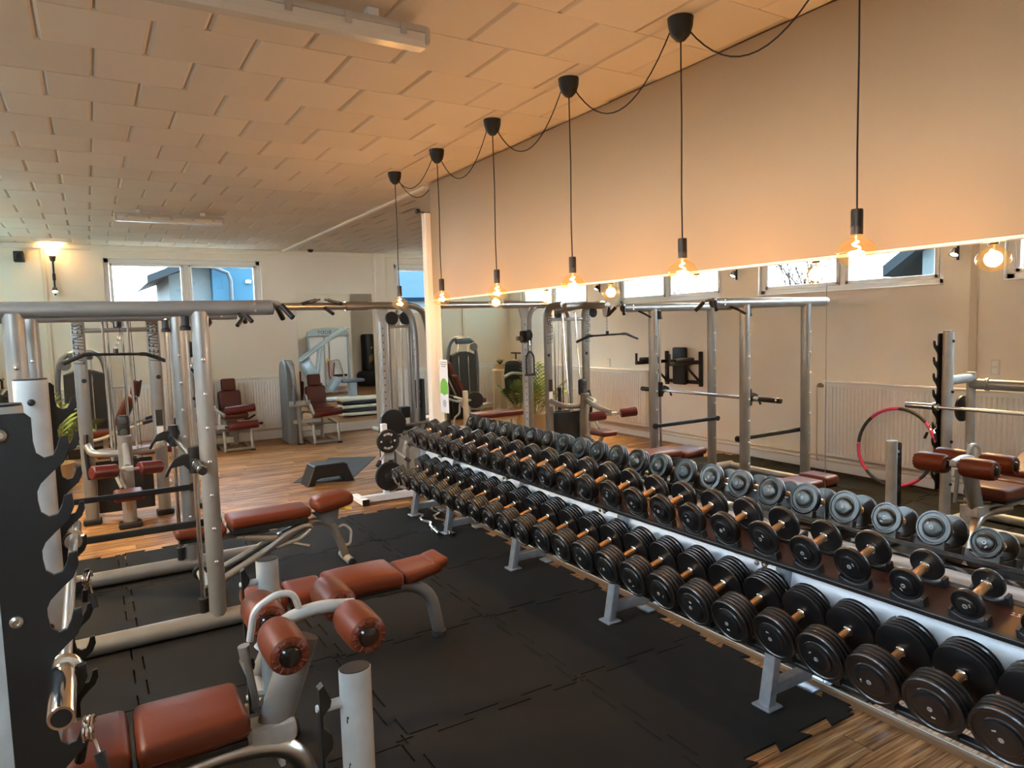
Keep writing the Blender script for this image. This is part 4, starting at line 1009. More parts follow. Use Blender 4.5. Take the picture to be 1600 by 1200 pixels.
# pulley columns, beam, pull-up handles
def pulley_column(x, zc, lab):
    p = part('slotted_column', B().box((x, 8.0, 1.0), (.065, .055, 2.0), bev=.012), 'silver2', cs)
    hb_ = B()
    for i in range(16): hb_.box((x, 7.9715, .55 + .085 * i), (.012, .002, .018))
    part('slot_marks', hb_, 'ink', p, smooth=0)
    part('trolley', B().box((x, 7.985, zc), (.11, .10, .16), bev=.015), 'blackp', cs)
    part('trolley_pulley', B().lathe([(.01, -.016), (.07, -.016), (.074, -.01), (.068, 0), (.074, .01), (.07, .016), (.01, .016)], (x, 7.88, zc + .02), (1, 0, 0), 20), 'blackp', cs)
    part('trolley_knob', B().cyl((x + .05, 7.97, zc - .02), (x + .13, 7.97, zc - .02), .03, 12), 'greymetal', cs)
    part('column_head', B().prism([(-.09, .10), (.09, .10), (.035, -.10), (-.035, -.10)], .05, frame_mx((x, 8.02, 2.0), (1, 0, 0), (0, 0, 1))), 'silver2', cs)
    part('column_foot', B().box((x, 8.0, .02), (.14, .2, .055), bev=.01), 'blackp', cs)
pulley_column(.88, 1.66, '')
pulley_column(3.02, .70, '')
part('beam', B().cyl((.56, YT, 2.09), (3.32, YT, 2.09), .042, 18), 'steel', cs, 'bronze-toned crossover beam')
part('coupling', B().cyl((2.55, YT, 2.09), (2.82, YT, 2.09), .052, 18).cyl((1.0, YT, 2.09), (1.25, YT, 2.09), .052, 18), 'steel', cs)
for x0, x1, dz, dy in ((2.26, 2.05, -.05, -.03), (2.31, 2.50, -.05, -.06)):
    part('pull_up_handle', B().tube([(x0, YT - .02, 2.165), (x0 + (x1 - x0) * .4, YT + dy, 2.15), (x1, YT + dy, 2.165 + dz)], .013, 8), 'steel', cs)
    part('pull_up_grip', B().tube([(x0 + (x1 - x0) * .2, YT + dy * .5, 2.158), (x1, YT + dy, 2.165 + dz)], .02, 10), 'blackp', cs)
part('pull_up_handle', B().cyl((2.31, YT - .03, 2.07), (2.34, YT - .22, 2.0), .02, 10), 'blackp', cs)
part('tower_upright', B().tube(fillet([(3.38, YT, .0), (3.40, YT, 1.7), (3.36, YT, 2.0), (3.20, YT, 2.10)], .16, 8), .055, 16, ry=.04), 'silver', cs, 'tan-lit silver upright')
vtext('LIFE FITNESS', 3.40, YT - .0425, 1.60, .10, (-1, 0, 0), 'label')
part('rear_bow', B().tube(fillet([(3.30, YT + .02, 2.10), (3.55, YT + .1, 2.06), (3.68, YT + .2, 1.75), (3.70, YT + .25, .05)], .22, 8), .036, 14), 'silver', cs)
part('tower_arch', B().tube(fillet([(3.08, YT + .06, .05), (3.08, YT + .06, 1.92), (3.12, YT + .06, 1.96), (3.30, YT + .06, 1.96), (3.34, YT + .06, 1.92), (3.34, YT + .06, .05)], .04), .024, 12), 'silver', cs)
part('tower_crossbar', B().cyl((3.08, YT + .04, 1.84), (3.34, YT + .04, 1.84), .016, 10), 'chrome', cs)
for x in (3.17, 3.25): part('guide_rod', B().cyl((x, YT + .06, .1), (x, YT + .06, 1.9), .011, 10), 'chrome', cs)
for x in (3.12, 3.30): part('pulley', B().lathe([(.01, -.016), (.075, -.016), (.08, -.01), (.074, 0), (.08, .01), (.075, .016), (.01, .016)], (x, YT + .02, 1.94), (0, 1, 0), 20), 'blackp', cs)
wsb = B()
for i in range(16): wsb.box((3.21, YT + .08, .12 + .034 * i), (.24, .12, .03), bev=.003)
part('weight_stack', wsb, 'darkshroud', cs)
part('stem_block', B().box((3.25, YT + .06, .80), (.12, .08, .14), bev=.01), 'blackp', cs)
part('side_cover', B().box((3.46, YT + .06, .70), (.03, .26, 1.0), bev=.01), 'blackp', cs)
part('instruction_label', B().box((3.395, YT - .0435, 1.02), (.075, .002, .34)), 'ink', cs, smooth=0)
lbm = B()
for z, w in ((1.15, .03), (1.08, .02), (1.05, .045), (.98, .03), (.92, .04)): lbm.box((3.395, YT - .0452, z), (w, .001, .022))
part('label_print', lbm, 'label', cs, smooth=0)
part('waist_tube', B().tube(fillet([(2.90, 8.1, .62), (3.0, 7.62, .60), (3.3, 7.60, .60), (3.42, 7.8, .64)], .08), .026, 12).cyl((3.02, 7.62, .68), (3.45, 7.66, .70), .016, 10), 'silver', cs)
part('pulley_cover', B().prism([(.16 * math.cos(a), .16 * math.sin(a)) for a in [PI * (k / 14) - .5 for k in range(15)]] + [(-.16, -.1), (-.16, -.72), (-.02, -.72), (-.02, -.12), (.10, -.13)], .06, frame_mx((2.92, 7.56, .74), (1, 0, 0), (0, 0, 1)), bev=.008), 'blackp', cs, 'black curved pulley cover')
part('base_bar', B().tube([(2.78, 7.5, .03), (3.0, 8.2, .03)], .03, 10).tube([(3.0, 8.0, .03), (3.7, 8.1, .03)], .03, 10), 'silver', cs)
dh = thing('strap_attachment', 'black strap handle hanging from the pulley column beside the lat tower', 'cable attachment', (.88, 7.86, 1.3))
part('carabiner', B().tube([Vector((.88 + .016 * math.cos(t), 7.86, 1.52 + .035 * math.sin(t))) for t in [2 * PI * k / 12 for k in range(12)]], .004, 6, closed=True).cyl((.88, 7.86, 1.55), (.88, 7.87, 1.62), .004, 6), 'chrome', dh)
part('strap', B().tube(fillet([(.82, 7.86, 1.16), (.82, 7.86, 1.40), (.88, 7.86, 1.48), (.94, 7.86, 1.40), (.94, 7.86, 1.16)], .06), .009, 8, ry=.014), 'black', dh)
part('grip', B().cyl((.80, 7.86, 1.155), (.96, 7.86, 1.155), .016, 12), 'blackp', dh)
dh = thing('grip_attachment', 'small chrome handle clipped low on the right tower column', 'cable attachment', (3.0, 7.60, .72))
part('carabiner', B().tube([Vector((2.965 + .02 * math.cos(t), 7.52, .70 + .035 * math.sin(t))) for t in [2 * PI * k / 12 for k in range(12)]], .005, 6, closed=True), 'chrome', dh)
part('loop', B().tube(fillet([(2.93, 7.50, .46), (2.93, 7.51, .58), (2.965, 7.52, .66), (3.03, 7.51, .58), (3.04, 7.50, .46), (2.93, 7.50, .46)], .03), .008, 8), 'label', dh)
part('grip', B().cyl((3.12, 7.52, .38), (3.12, 7.52, .60), .03, 12), 'bluegrey', dh)

# ------------------------------------------------------------------ plate tree with discs, near the far end of the rack
pt = thing('plate_tree', 'white steel plate stand on a T-shaped base beyond the rack', 'plate stand', (2.65, 7.0, F0))
part('base_bar', B().box((2.80, 6.98, .05), (1.0, .07, .07), bev=.006, mx=Matrix.Translation((2.82, 6.96, .045)) @ rotm((0, 0, -.06))), 'rack', pt)
part('foot_bar', B().box((2.34, 7.05, .035), (.07, .36, .06), bev=.006), 'rack', pt)
for s in (-1, 1): part('foot_cap', B().box((2.34, 7.05 + s * .182, .035), (.074, .012, .064), bev=.003), 'blackp', pt)
part('post', B().box((2.61, 6.99, .42), (.06, .06, .80), bev=.006), 'rack', pt)
for z in (.28, .65): part('peg', B().cyl((2.605, 6.97, z), (2.605, 6.78, z), .014, 12), 'chrome', pt)
vt = B()
for s in (-1, 1):
    vt.cyl((2.63, 6.93, .60), (2.63 + s * .16, 6.80, .44), .012, 10)
part('v_handle', vt, 'silver2', pt)
for s in (-1, 1): part('v_grip', B().cyl((2.63 + s * .14, 6.816, .46), (2.63 + s * .18, 6.784, .42), .022, 12), 'blackp', pt)
part('collar_block', B().box((2.62, 6.92, .50), (.12, .06, .12), bev=.01), 'silver2', pt)
def disc(z, r, lab, marks):
    t = thing('weight_plate', lab, 'weight plate', (2.605, 6.85, z), 'discs on the white plate stand')
    part('disc', B().lathe([(.014, -.03), (r * .3, -.03), (r * .34, -.02), (r * .82, -.018), (r * .88, -.03), (r, -.026), (r, .0), (.014, 0)], (2.605, 6.88, z), (0, 1, 0), 30), 'irondull', t)
    if marks:
        mb = B()
        for i in range(16):
            a = PI / 2 + (i % 8 - 3.5) * .17 + (PI if i >= 8 else 0)
            mb.box((0, 0, 0), (.006 + .006 * (i % 3 == 0), .002, .022), mx=Matrix.Translation((2.605 + r * .62 * math.cos(a), 6.861, z + r * .62 * math.sin(a))) @ rotm((0, -a + PI / 2, 0)))
        for x in (-1, 1): mb.box((2.605 + x * r * .6, 6.861, z), (.02, .002, .02))
        part('raised_letters', mb, 'label', t, stuff=True, smooth=0)
disc(.65, .122, 'smaller black disc with pale raised lettering, upper on the white stand', True)
disc(.28, .152, 'larger plain black disc, lower on the white stand', False)
hd = thing('rowing_machine', 'rounded silver hood of a rowing machine behind the rack end', 'exercise machine', (3.08, 7.3, F0))
poly = [(-.16, .0), (-.17, .45), (-.13, .555), (-.02, .59), (.05, .555), (.24, .16), (.27, .0)]
part('hood', B().prism(poly, .26, frame_mx((3.06, 7.42, .03), (1, 0, 0), (0, 0, 1)), bev=.03), 'silver', hd)
part('hood_panel', B().prism([(-.10, .08), (-.10, .46), (-.02, .50), (.14, .18), (.14, .08)], .008, frame_mx((3.06, 7.158, .03), (1, 0, 0), (0, 0, 1))), 'silver2', hd)
part('rail', B().box((3.30, 7.2, .10), (.10, .20, .05), bev=.008), 'steel', hd)
part('foot', B().box((3.1, 7.3, .01), (.5, .08, .04), bev=.008), 'blackp', hd)

# ------------------------------------------------------------------ seated leg machines at the far wall
def leg_machine(x, y, tower, lab):
    t = thing('seated_leg_machine', lab, 'exercise machine', (x, y, F0))
    part('back_pad', B().pad((x, y + .05, .73), (.34, .09, .36), rot=(-.16, 0, 0), r=.04), 'darkmaroon', t)
    part('head_pad', B().pad((x, y + .11, 1.0), (.22, .08, .20), rot=(-.16, 0, 0), r=.03), 'darkmaroon', t)
    part('seat_pad', B().pad((x + .02, y - .20, .555), (.36, .42, .09), rot=(.08, 0, 0), r=.035), 'darkmaroon', t)
    part('seat_frame', B().box((x, y - .16, .49), (.30, .36, .04), bev=.01).box((x, y - .02, .26), (.16, .12, .46), bev=.02), 'silver', t)
    part('back_frame', B().box((x, y + .12, .70), (.14, .05, .6), rot=(-.16, 0, 0), bev=.01), 'greymetal', t)
    zr = .645 if not tower else .50
    part('thigh_roller' if not tower else 'shin_roller', B().lathe([(.03, -.22), (.055, -.22), (.062, -.21), (.062, .21), (.055, .22), (.03, .22)], (x + .07, y - .42, zr), (1, 0, .06), 18), 'maroon', t)
    if not tower:
        part('shin_roller', B().lathe([(.03, -.22), (.055, -.22), (.062, -.21), (.062, .21), (.055, .22), (.03, .22)], (x + .09, y - .5, .40), (1, 0, .03), 18), 'maroon', t)
        part('roller_axle', B().cyl((x - .3, y - .5, .385), (x + .36, y - .5, .41), .012, 10).cyl((x + .33, y - .5, .408), (x + .38, y - .5, .41), .022, 10), 'blackp', t)
        part('roller_arm', B().box((x - .24, y - .5, .40), (.12, .06, .07), bev=.01).tube([(x - .24, y - .42, .60), (x - .24, y - .46, .42)], .022, 10), 'silver2', t)
        part('handles', B().tube(fillet([(x + .12, y - .25, .47), (x + .22, y - .28, .47), (x + .30, y - .34, .53)], .03), .015, 8), 'blackp', t)
    fb_ = B()
    for xx in (x - .18, x + .22): fb_.tube([(xx, y - .46, .02), (xx, y - .40, .30), (xx, y + .1, .33)], .024, 10).tube([(xx, y - .46, .015), (xx, y + .3, .015)], .022, 10)
    fb_.cyl((x - .18, y - .46, .03), (x + .22, y - .46, .03), .022, 10).cyl((x - .18, y - .2, .3), (x + .22, y - .2, .3), .022, 10)
    part('base_frame', fb_, 'silver', t)
    xt = x - .44 if tower else x - .52
    prof = [(-.24, 0), (.24, 0), (.23, 1.15), (.18, 1.30), (.08, 1.36), (-.08, 1.36), (-.18, 1.30), (-.23, 1.15)]
    part('stack_cover', B().prism(prof, .16, frame_mx((xt - .08, y + .08, 0), (0, 1, 0), (0, 0, 1)), bev=.02), 'greymetal', t)
    part('front_spar', B().tube(fillet([(xt + .10, y - .22, .0), (xt + .08, y - .22, .58), (xt + .02, y - .2, 1.2), (xt - .02, y - .1, 1.33)], .12), .05, 12, ry=.035), 'silver', t)
    part('cam_disc', B().lathe([(.02, -.012), (.16, -.012), (.165, 0), (.16, .012), (.02, .012)], (xt + .0, y - .27, .80), (1, 0, 0), 24, sy=.55), 'greymetal', t)
    part('cam_disc', B().lathe([(.02, -.012), (.10, -.012), (.105, 0), (.10, .012), (.02, .012)], (xt + .19, y - .25, .70), (1, 0, 0), 22), 'silver2', t)
    part('pivot', B().cyl((xt - .06, y - .25, .66), (xt + .26, y - .25, .66), .05, 16), 'silver2', t)
    part('lever', B().tube([(xt + .24, y - .25, .66), (x - .16, y - .42, zr - .02 if tower else .56)], .026, 10), 'silver2', t)
    part('lower_beam', B().box(((xt + x) / 2, y - .1, .14), (x - xt, .08, .10), bev=.01).box(((xt + x) / 2, y - .2, .36), (x - xt, .06, .06), bev=.01), 'silver2', t)
    part('foot', B().box((xt + .10, y - .22, .0), (.12, .10, .03), bev=.006).box((x + .22, y - .46, .0), (.07, .07, .03), bev=.006), 'blackp', t)
leg_machine(1.88, 11.85, False, 'maroon seated leg machine under the far window, two rollers facing the room')
leg_machine(3.20, 11.65, True, 'maroon seated leg machine with grey tower before the far mirror')

# ------------------------------------------------------------------ chest press machine and shrouded machine in the far corner
cp = thing('chest_press_machine', 'machine with dark stack cover, silver arch and orange-brown seat in the far corner', 'exercise machine', (-.07, 11.7, F0))
ax, ay = -.08, 11.75
part('arch', B().tube(fillet([(ax - .31, ay, .0), (ax - .33, ay, 1.2), (ax - .26, ay, 1.60), (ax + .22, ay, 1.62), (ax + .29, ay, 1.25), (ax + .31, ay, .0)], .2, 8), .035, 14), 'greymetal', cp)
part('stack_cover', B().prism([(-.27, .1), (.27, .1), (.25, 1.30), (.1, 1.36), (-.1, 1.36), (-.25, 1.30)], .10, frame_mx((ax, ay + .02, 0), (1, 0, 0), (0, 0, 1)), bev=.015), 'darkshroud', cp)
part('top_cowl', B().box((ax - .02, ay - .04, 1.56), (.30, .12, .12), bev=.03, seg=2), 'bluegrey', cp)
part('pulley', B().lathe([(.01, -.02), (.075, -.02), (.08, 0), (.075, .02), (.01, .02)], (ax - .22, ay - .08, 1.44), (0, 1, 0), 20), 'greymetal', cp)
for x in (-.1, .1): part('guide_rod', B().cyl((ax + x, ay - .1, .5), (ax + x, ay - .06, 1.54), .011, 8), 'chrome', cp)
part('seat', B().pad((ax + .10, ay - .62, .50), (.36, .34, .09), r=.035), 'leather', cp, 'orange-brown seat')
bl = [(.42, -.68, .62), (.52, -.66, .84), (.60, -.64, 1.06), (.64, -.62, 1.20)]
part('backrest', B().pad((ax + .44, ay - .62, .78), (.10, .30, .42), rot=(0, .42, 0), r=.035).pad((ax + .60, ay - .62, 1.10), (.09, .26, .22), rot=(0, .2, 0), r=.03), 'leather', cp)
part('backrest_shell', B().box((ax + .50, ay - .62, .77), (.04, .26, .46), rot=(0, .42, 0), bev=.01).box((ax + .655, ay - .62, 1.09), (.03, .22, .24), rot=(0, .2, 0), bev=.008), 'blackp', cp)
part('frame', B().tube(fillet([(ax + .6, ay - .62, .95), (ax + .3, ay - .62, .36), (ax - .2, ay - .4, .30)], .1), .03, 10).tube([(ax - .3, ay - .6, .03), (ax + .7, ay - .62, .03)], .03, 10).cyl((ax + .2, ay - .62, .03), (ax + .2, ay - .62, .45), .035, 12).cyl((ax - .28, ay, .06), (ax + .0, ay - .62, .06), .03, 10), 'silver2', cp)
part('press_arm', B().tube(fillet([(ax + .65, ay - .9, .62), (ax + .1, ay - .92, .44), (ax - .25, ay - .7, .42)], .1), .022, 10).tube(fillet([(ax + .72, ay - .35, .62), (ax + .3, ay - .33, .46), (ax - .2, ay - .3, .44)], .1), .022, 10), 'silver2', cp)
part('press_grip', B().cyl((ax + .65, ay - .9, .62), (ax + .78, ay - .9, .65), .026, 10).cyl((ax + .72, ay - .35, .62), (ax + .85, ay - .35, .65), .026, 10), 'blackp', cp)
sm = thing('back_extension_machine', 'machine with dark curved backrest panel, seen in the mirror beside the palm', 'exercise machine', (-1.0, 11.3, F0))
part('panel', B().prism([(-.24, .52), (.24, .52), (.26, .9), (.22, 1.12), (.1, 1.18), (-.1, 1.18), (-.22, 1.12), (-.26, .9)], .08, frame_mx((-1.0, 11.3, .0), (.3, 1, 0), (0, 0, 1)), bev=.02), 'darkshroud', sm)
sl = B()
for i in range(9): sl.box((-.945, 11.30, .60 + .06 * i), (.10, .40, .008), rot=(0, 0, -.28))
part('panel_ribs', sl, 'blackp', sm, stuff=True)
part('top_handle', B().cyl((-1.0, 11.14, 1.30), (-1.0, 11.46, 1.30), .016, 10).cyl((-1.0, 11.3, 1.16), (-1.0, 11.3, 1.30), .014, 8), 'black', sm)
part('stand', B().cyl((-1.02, 11.16, 0), (-1.02, 11.18, .55), .035, 12).cyl((-1.02, 11.44, 0), (-1.02, 11.42, .55), .035, 12).box((-.9, 11.3, .03), (.5, .5, .05), bev=.01), 'silver2', sm)
part('side_arm', B().tube(fillet([(-.98, 11.05, .92), (-.7, 11.0, .95), (-.55, 11.0, .88)], .06), .028, 10), 'silver2', sm)
fb2 = thing('flat_bench', 'flat maroon bench seen in the mirror in front of the far corner machines', 'bench', (.45, 9.6, F0))
part('pad', B().pad((.42, 9.6, .43), (.85, .30, .09), r=.03), 'maroon', fb2)
part('frame', B().box((.42, 9.6, .35), (.75, .06, .06), bev=.008).box((.1, 9.6, .17), (.05, .05, .36)).box((.74, 9.6, .17), (.05, .05, .36)).box((.1, 9.6, .02), (.05, .42, .04)).box((.74, 9.6, .02), (.05, .42, .04)), 'cream2', fb2)
pr = thing('preacher_stand', 'cream barbell stand holding a black disc, seen in the mirror behind the sign', 'plate stand', (1.05, 9.45, F0))
part('post', B().box((1.05, 9.45, .42), (.07, .06, .86), bev=.008).box((1.15, 9.45, .03), (.35, .07, .05), bev=.008), 'cream2', pr)
part('arm', B().cyl((.82, 9.45, .70), (1.2, 9.45, .70), .02, 10).tube(fillet([(1.15, 9.45, .66), (1.16, 9.45, .50), (1.25, 9.45, .46), (1.26, 9.45, .2)], .05), .016, 8), 'silver2', pr)
wp2 = thing('weight_plate', 'black disc on the cream stand, seen in the mirror', 'weight plate', (.90, 9.42, .70))
part('disc', B().lathe([(.02, -.02), (.10, -.02), (.125, -.012), (.13, 0), (.125, .014), (.1, .02), (.02, .02)], (.90, 9.42, .70), (.5, -.85, 0), 26), 'irondull', wp2)
part('hub_ring', B().lathe([(.019, .02), (.035, .02), (.035, .028), (.019, .028)], (.90, 9.42, .70), (.5, -.85, 0), 16), 'blackp', wp2)

# ------------------------------------------------------------------ step, exercise mat
sp = thing('aerobic_step', 'black plastic aerobic step on the wooden floor', 'step', (2.36, 8.25, F0))
SP = Matrix.Translation((2.37, 8.32, F0)) @ rotm((0, 0, .02))
top = B().prism([(-.29, 0), (-.20, .225), (-.17, .235), (.17, .235), (.20, .225), (.29, 0), (.20, 0), (.17, .07), (.12, .085), (-.12, .085), (-.17, .07), (-.20, 0)], .30, SP @ frame_mx((0, .15, 0), (1, 0, 0), (0, 0, 1)), bev=.012)
part('body', top, 'blackp', sp, smooth=0)
part('tread', B().box((0, 0, 0), (.36, .26, .008), bev=.003, mx=SP @ Matrix.Translation((0, 0, .238))), 'darkfoam', sp)
rb2 = B()
for i in range(6): rb2.box((0, 0, 0), (.006, .02, .15), mx=SP @ Matrix.Translation((-.235 + .0, -.11 + i * .045, .12)) @ rotm((0, .38, 0)))
part('side_ribs', rb2, 'blackp', sp)
mt = thing('exercise_mat', 'dark grey exercise mat lying askew behind the black step', 'mat', (2.7, 9.0, F0))
mxm = frame_mx((2.72, 9.03, F0), (.82, 1.33, 0), (-1.33, .82, 0))
part('sheet', B().box((0, 0, 0), (1.6, .68, .009), bev=.003, mx=mxm @ Matrix.Translation((0, 0, .0045))), 'darkfoam', mt)

# ------------------------------------------------------------------ plants
def frond(b, base, d, L, droop, n=13, w=.016, ll=.22):
    """arching stem with paired narrow leaflets"""
    base = Vector(base); d = Vector(d).normalized(); pts = []
    for i in range(n + 1):
        u = i / n; p = base + d * (L * u); p.z -= droop * u * u * L; pts.append(p)
    for a, c in zip(pts, pts[1:]):
        pass
    for i in range(3, n + 1):
        p = pts[i]; tg = (pts[i] - pts[i - 1]).normalized(); sd = tg.cross(Vector((0, 0, 1)))
        if sd.length < .05: sd = Vector((1, 0, 0))
        sd.normalize(); l = ll * math.sin(PI * (i - 1.5) / (n + .5)) + .04
        for s in (-1, 1):
            e = p + (sd * s * .8 + tg * .75 + Vector((0, 0, -.25))).normalized() * l
            m_ = p.lerp(e, .5) + Vector((0, 0, .02)); q = tg * w
            b.raw([p, m_ - q, e, m_ + q], [(0, 1, 2, 3)])
    return pts
def palm(x, y, h, nf, seed, lab, leafm='leaf', cat='plant', potr=.19, pz=0):
    rnd = random.Random(seed)
    t = thing('potted_palm', lab, cat, (x, y, F0 + pz))
    part('planter', B().lathe([(0, 0), (potr * .75, 0), (potr, .34), (potr * 1.05, .36), (potr * .95, .36), (potr * .9, .31), (0, .31)], (x, y, F0 + pz), (0, 0, 1), 24), 'pot', t)
    sb_ = B(); all_l = []
    for k in range(nf):
        a = 2.4 * k + rnd.uniform(-.4, .4); ou = rnd.uniform(.25, .75) if k % 3 else .15
        L = h * rnd.uniform(.65, 1.05)
        lb_ = B(); pts = frond(lb_, (x + .03 * math.cos(a), y + .03 * math.sin(a), F0 + pz + .30), (math.cos(a) * ou, math.sin(a) * ou, 1), L, rnd.uniform(.15, .5) * (ou + .2), n=12, ll=.28 * h, w=.02)
        all_l.append(lb_); sb_.tube(pts, [.009 - .007 * i / 12 for i in range(13)], 5)
    part('stem', sb_, 'stem', t)
    for lb_ in all_l: part('frond', lb_, leafm, t, smooth=0)
palm(-.42, 9.75, 1.0, 11, 4, 'potted palm with arching fronds behind the lat tower')
palm(-.62, 10.62, .7, 9, 11, 'second smaller palm behind the first', 'leafd')
def small_plant(x, y, z, lab):
    t = thing('table_plant', lab, 'plant', (x, y, z)); rnd = random.Random(3)
    part('bowl', B().lathe([(0, 0), (.07, 0), (.10, .10), (.095, .10), (.07, .02), (0, .02)], (x, y, z), (0, 0, 1), 18), 'pot', t)
    for k in range(16):
        a = 2.4 * k; ou = rnd.uniform(.3, 1.1); lb_ = B()
        p = Vector((x, y, z + .08)); d = Vector((math.cos(a) * ou, math.sin(a) * ou, 1)).normalized(); L = rnd.uniform(.13, .2); s_ = d.cross(Vector((0, 0, 1))).normalized() * .016
        m_ = p + d * L * .6; e = p + d * L + Vector((0, 0, -.03)); lb_.raw([p - s_ * .4, m_ - s_, e, m_ + s_, p + s_ * .4], [(0, 1, 2, 3, 4)])
        part('leaf', lb_, 'leafd', t, smooth=0)
st = thing('plant_stool', 'tall beige plant stand with dark plant in the far left corner', 'stand', (-1.0, 11.9, F0))
part('top', B().lathe([(0, .93), (.16, .93), (.165, .95), (.16, .97), (0, .97)], (-1.0, 11.9, 0), (0, 0, 1), 22), 'cream2', st)
for k in range(3): part('leg', B().cyl((-1.0 + .12 * math.cos(2.1 * k), 11.9 + .12 * math.sin(2.1 * k), .93), (-1.0 + .18 * math.cos(2.1 * k), 11.9 + .18 * math.sin(2.1 * k), F0), .018, 10), 'cream2', st)
small_plant(-1.0, 11.9, .97, 'small dark green plant in a beige bowl on the stand')

# ------------------------------------------------------------------ left wall: hoop and dip station (seen in the mirror)
hp = thing('hula_hoop', 'pink and black foam hula hoop leaning on the left radiator', 'hoop', (-1.28, 4.16, 0))
HR, hc = .405, Vector((-1.27, 4.16, .425)); xa, ya_ = Vector((0, 1, 0)), Vector((-.16, 0, 1)).normalized()
for k in range(8):
    pts = [hc + xa * HR * math.cos(a) + ya_ * HR * math.sin(a) for a in [2 * PI * (k + i / 10 * .98) / 8 for i in range(11)]]
    part('segment', B().tube(pts, [.0165 + (.0012 if i % 2 else 0) for i in range(11)], 10), 'pink' if k % 2 else 'darkfoam', hp, 'pink foam segment' if k % 2 else 'dark foam segment')
ds = thing('dip_station', 'black wall-mounted dip and leg-raise station on the left wall, seen in the mirror', 'exercise machine', (XL, 7.45, 1.0))
for y in (7.12, 7.80):
    part('wall_bar', B().box((XL + .02, y, 1.12), (.04, .06, .50), bev=.006), 'black', ds)
    part('arm', B().box((XL + .32, y, 1.22), (.62, .05, .05), bev=.006), 'black', ds)
    part('arm_pad', B().pad((XL + .36, y, 1.265), (.36, .09, .06), r=.02), 'blackp', ds)
    part('brace', B().cyl((XL + .03, y, .93), (XL + .34, y, 1.20), .018, 10), 'black', ds)
    part('grip', B().cyl((XL + .62, y, 1.22), (XL + .62, y, 1.36), .018, 10), 'blackp', ds)
part('cross_bar', B().box((XL + .03, 7.46, .93), (.04, .74, .05), bev=.006).box((XL + .03, 7.46, 1.22), (.04, .74, .05), bev=.006), 'black', ds)
part('back_pad', B().pad((XL + .09, 7.46, 1.16), (.07, .26, .54), r=.025), 'blackp', ds)

# ------------------------------------------------------------------ side room seen in the far mirror
pm_ = thing('pulley_machine', 'pale grey pulley machine with arched header, seen in the far mirror', 'exercise machine', (5.9, 4.6, F0))
hx = 5.95
part('header', B().prism([(-.62, 0), (.62, 0), (.60, .12), (.4, .20), (.0, .235), (-.4, .20), (-.60, .12)], .10, frame_mx((hx, 4.72, 1.68), (1, 0, 0), (0, 0, 1)), bev=.01), 'bluesteel', pm_)
text_part('BODY', .15, 'ink', frame_mx((hx - .12, 4.722, 1.78), (-1, 0, 0), (0, 0, 1)), pm_)
for s in (-1, 1): part('side_frame', B().box((hx + s * .585, 4.67, .85), (.055, .10, 1.70), bev=.01), 'bluesteel', pm_)
part('back_sheet', B().box((hx, 4.60, .95), (1.12, .02, 1.5)), 'white', pm_, smooth=0)
part('guide', B().cyl((hx - .12, 4.67, .1), (hx - .12, 4.67, 1.7), .02, 10).cyl((hx + .02, 4.67, .1), (hx + .02, 4.67, 1.7), .02, 10), 'silver2', pm_)
part('lower_bar', B().box((hx + .3, 4.70, .52), (.4, .06, .07), bev=.01).box((hx - .4, 4.7, .30), (.3, .06, .07), bev=.01), 'blackp', pm_)
part('red_strap', B().tube(fillet([(hx - .05, 4.74, .95), (hx - .05, 4.78, .5), (hx + .06, 4.78, .4), (hx + .12, 4.74, .9)], .05), .02, 8), 'redrope', pm_)
part('yellow_clamp', B().box((hx - .04, 4.76, .98), (.10, .06, .08), bev=.015), 'yellow', pm_)
part('grey_strap', B().tube(fillet([(hx + .02, 4.76, .95), (hx + .25, 4.8, 1.0), (hx + .42, 4.8, .3)], .1), .02, 8), 'silver2', pm_)
lp = thing('lever_press', 'light blue-grey plate-loaded lever press, seen in the far mirror', 'exercise machine', (4.9, 6.6, F0))
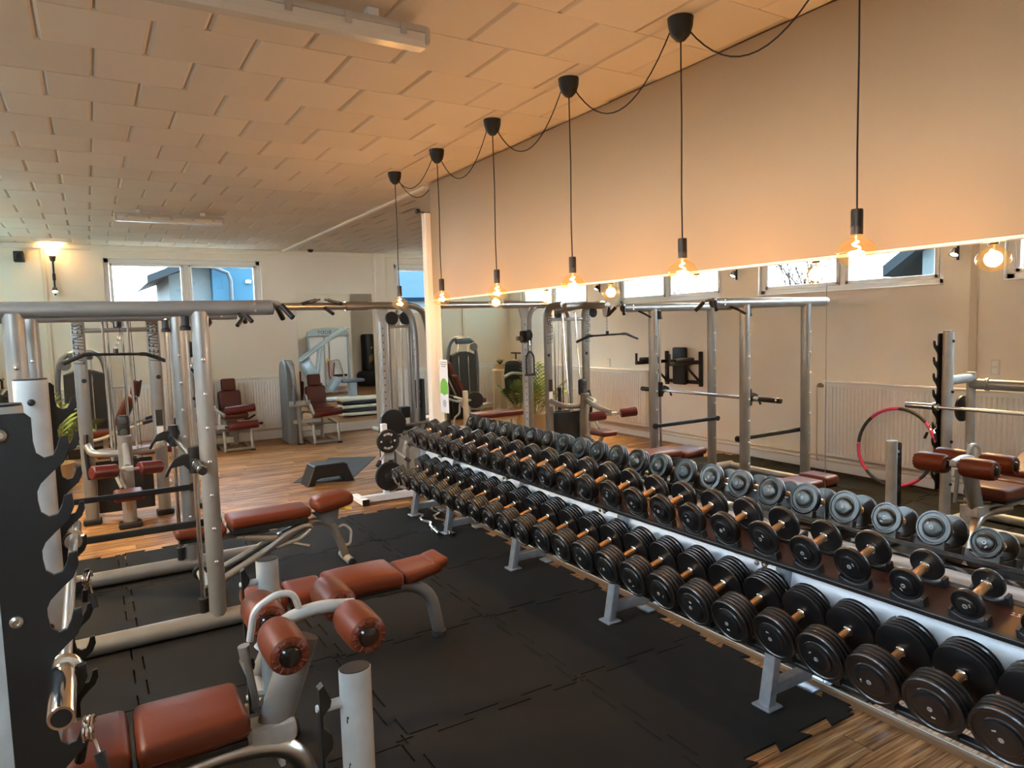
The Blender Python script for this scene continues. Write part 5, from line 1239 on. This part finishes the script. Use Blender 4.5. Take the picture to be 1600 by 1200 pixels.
for dy in (0, .32):
    part('lever', B().tube([(4.55, 6.5 + dy, 1.05), (5.2, 6.5 + dy, 1.50), (5.85, 6.5 + dy, 1.90)], .036, 10), 'bluesteel', lp)
    part('strut', B().tube([(5.15, 6.5 + dy, 1.45), (5.05, 6.5 + dy, .80), (4.95, 6.5 + dy, .2)], .03, 10), 'bluesteel', lp)
part('back_pad', B().pad((4.80, 6.66, .85), (.30, .42, .50), rot=(0, -.5, 0), r=.08), 'bluesteel', lp)
part('seat_pad', B().pad((5.45, 6.66, .42), (.20, .34, .42), rot=(0, .6, 0), r=.06), 'bluesteel', lp)
part('bench_pad', B().pad((5.9, 6.8, .50), (.6, .3, .09), r=.03), 'bluegrey', lp)
part('base', B().box((5.3, 6.66, .05), (1.6, .5, .09), bev=.02).box((5.9, 6.8, .26), (.2, .2, .44), bev=.02), 'bluesteel', lp)
pbg = thing('punching_bag', 'black free-standing punching bag with gold claw marks, seen in the far mirror', 'punching bag', (7.86, 2.6, F0))
part('base', B().lathe([(0, 0), (.36, 0), (.40, .06), (.40, .38), (.34, .46), (.2, .50), (0, .50)], (7.86, 2.6, F0), (0, 0, 1), 28), 'blackp', pbg)
part('bag', B().lathe([(.18, .48), (.215, .52), (.22, 1.0), (.22, 1.62), (.20, 1.68), (.15, 1.70), (0, 1.70)], (7.86, 2.6, F0), (0, 0, 1), 28), 'blackp', pbg)
gm_ = B()
for i in range(4): gm_.tube([(7.86 + .12, 2.805 + .0, .98 - .055 * i + .06), (7.87, 2.822, .97 - .055 * i + .0), (7.80, 2.815, .92 - .055 * i)], [.002, .011, .003], 6)
gm_.box((7.91, 2.815, 1.24), (.05, .012, .07), rot=(0, .5, 0))
part('claw_mark', gm_, 'gold', pbg)
sk = thing('step_stack', 'stack of black and cream step boards, seen in the far mirror', 'step', (5.0, 10.3, F0))
for i in range(5): part('step_board', B().box((5.0 + .01 * (i % 2), 10.3, .05 + .078 * i), (1.1, .40, .07), bev=.02), 'blackp' if i % 2 else 'cream2', sk)
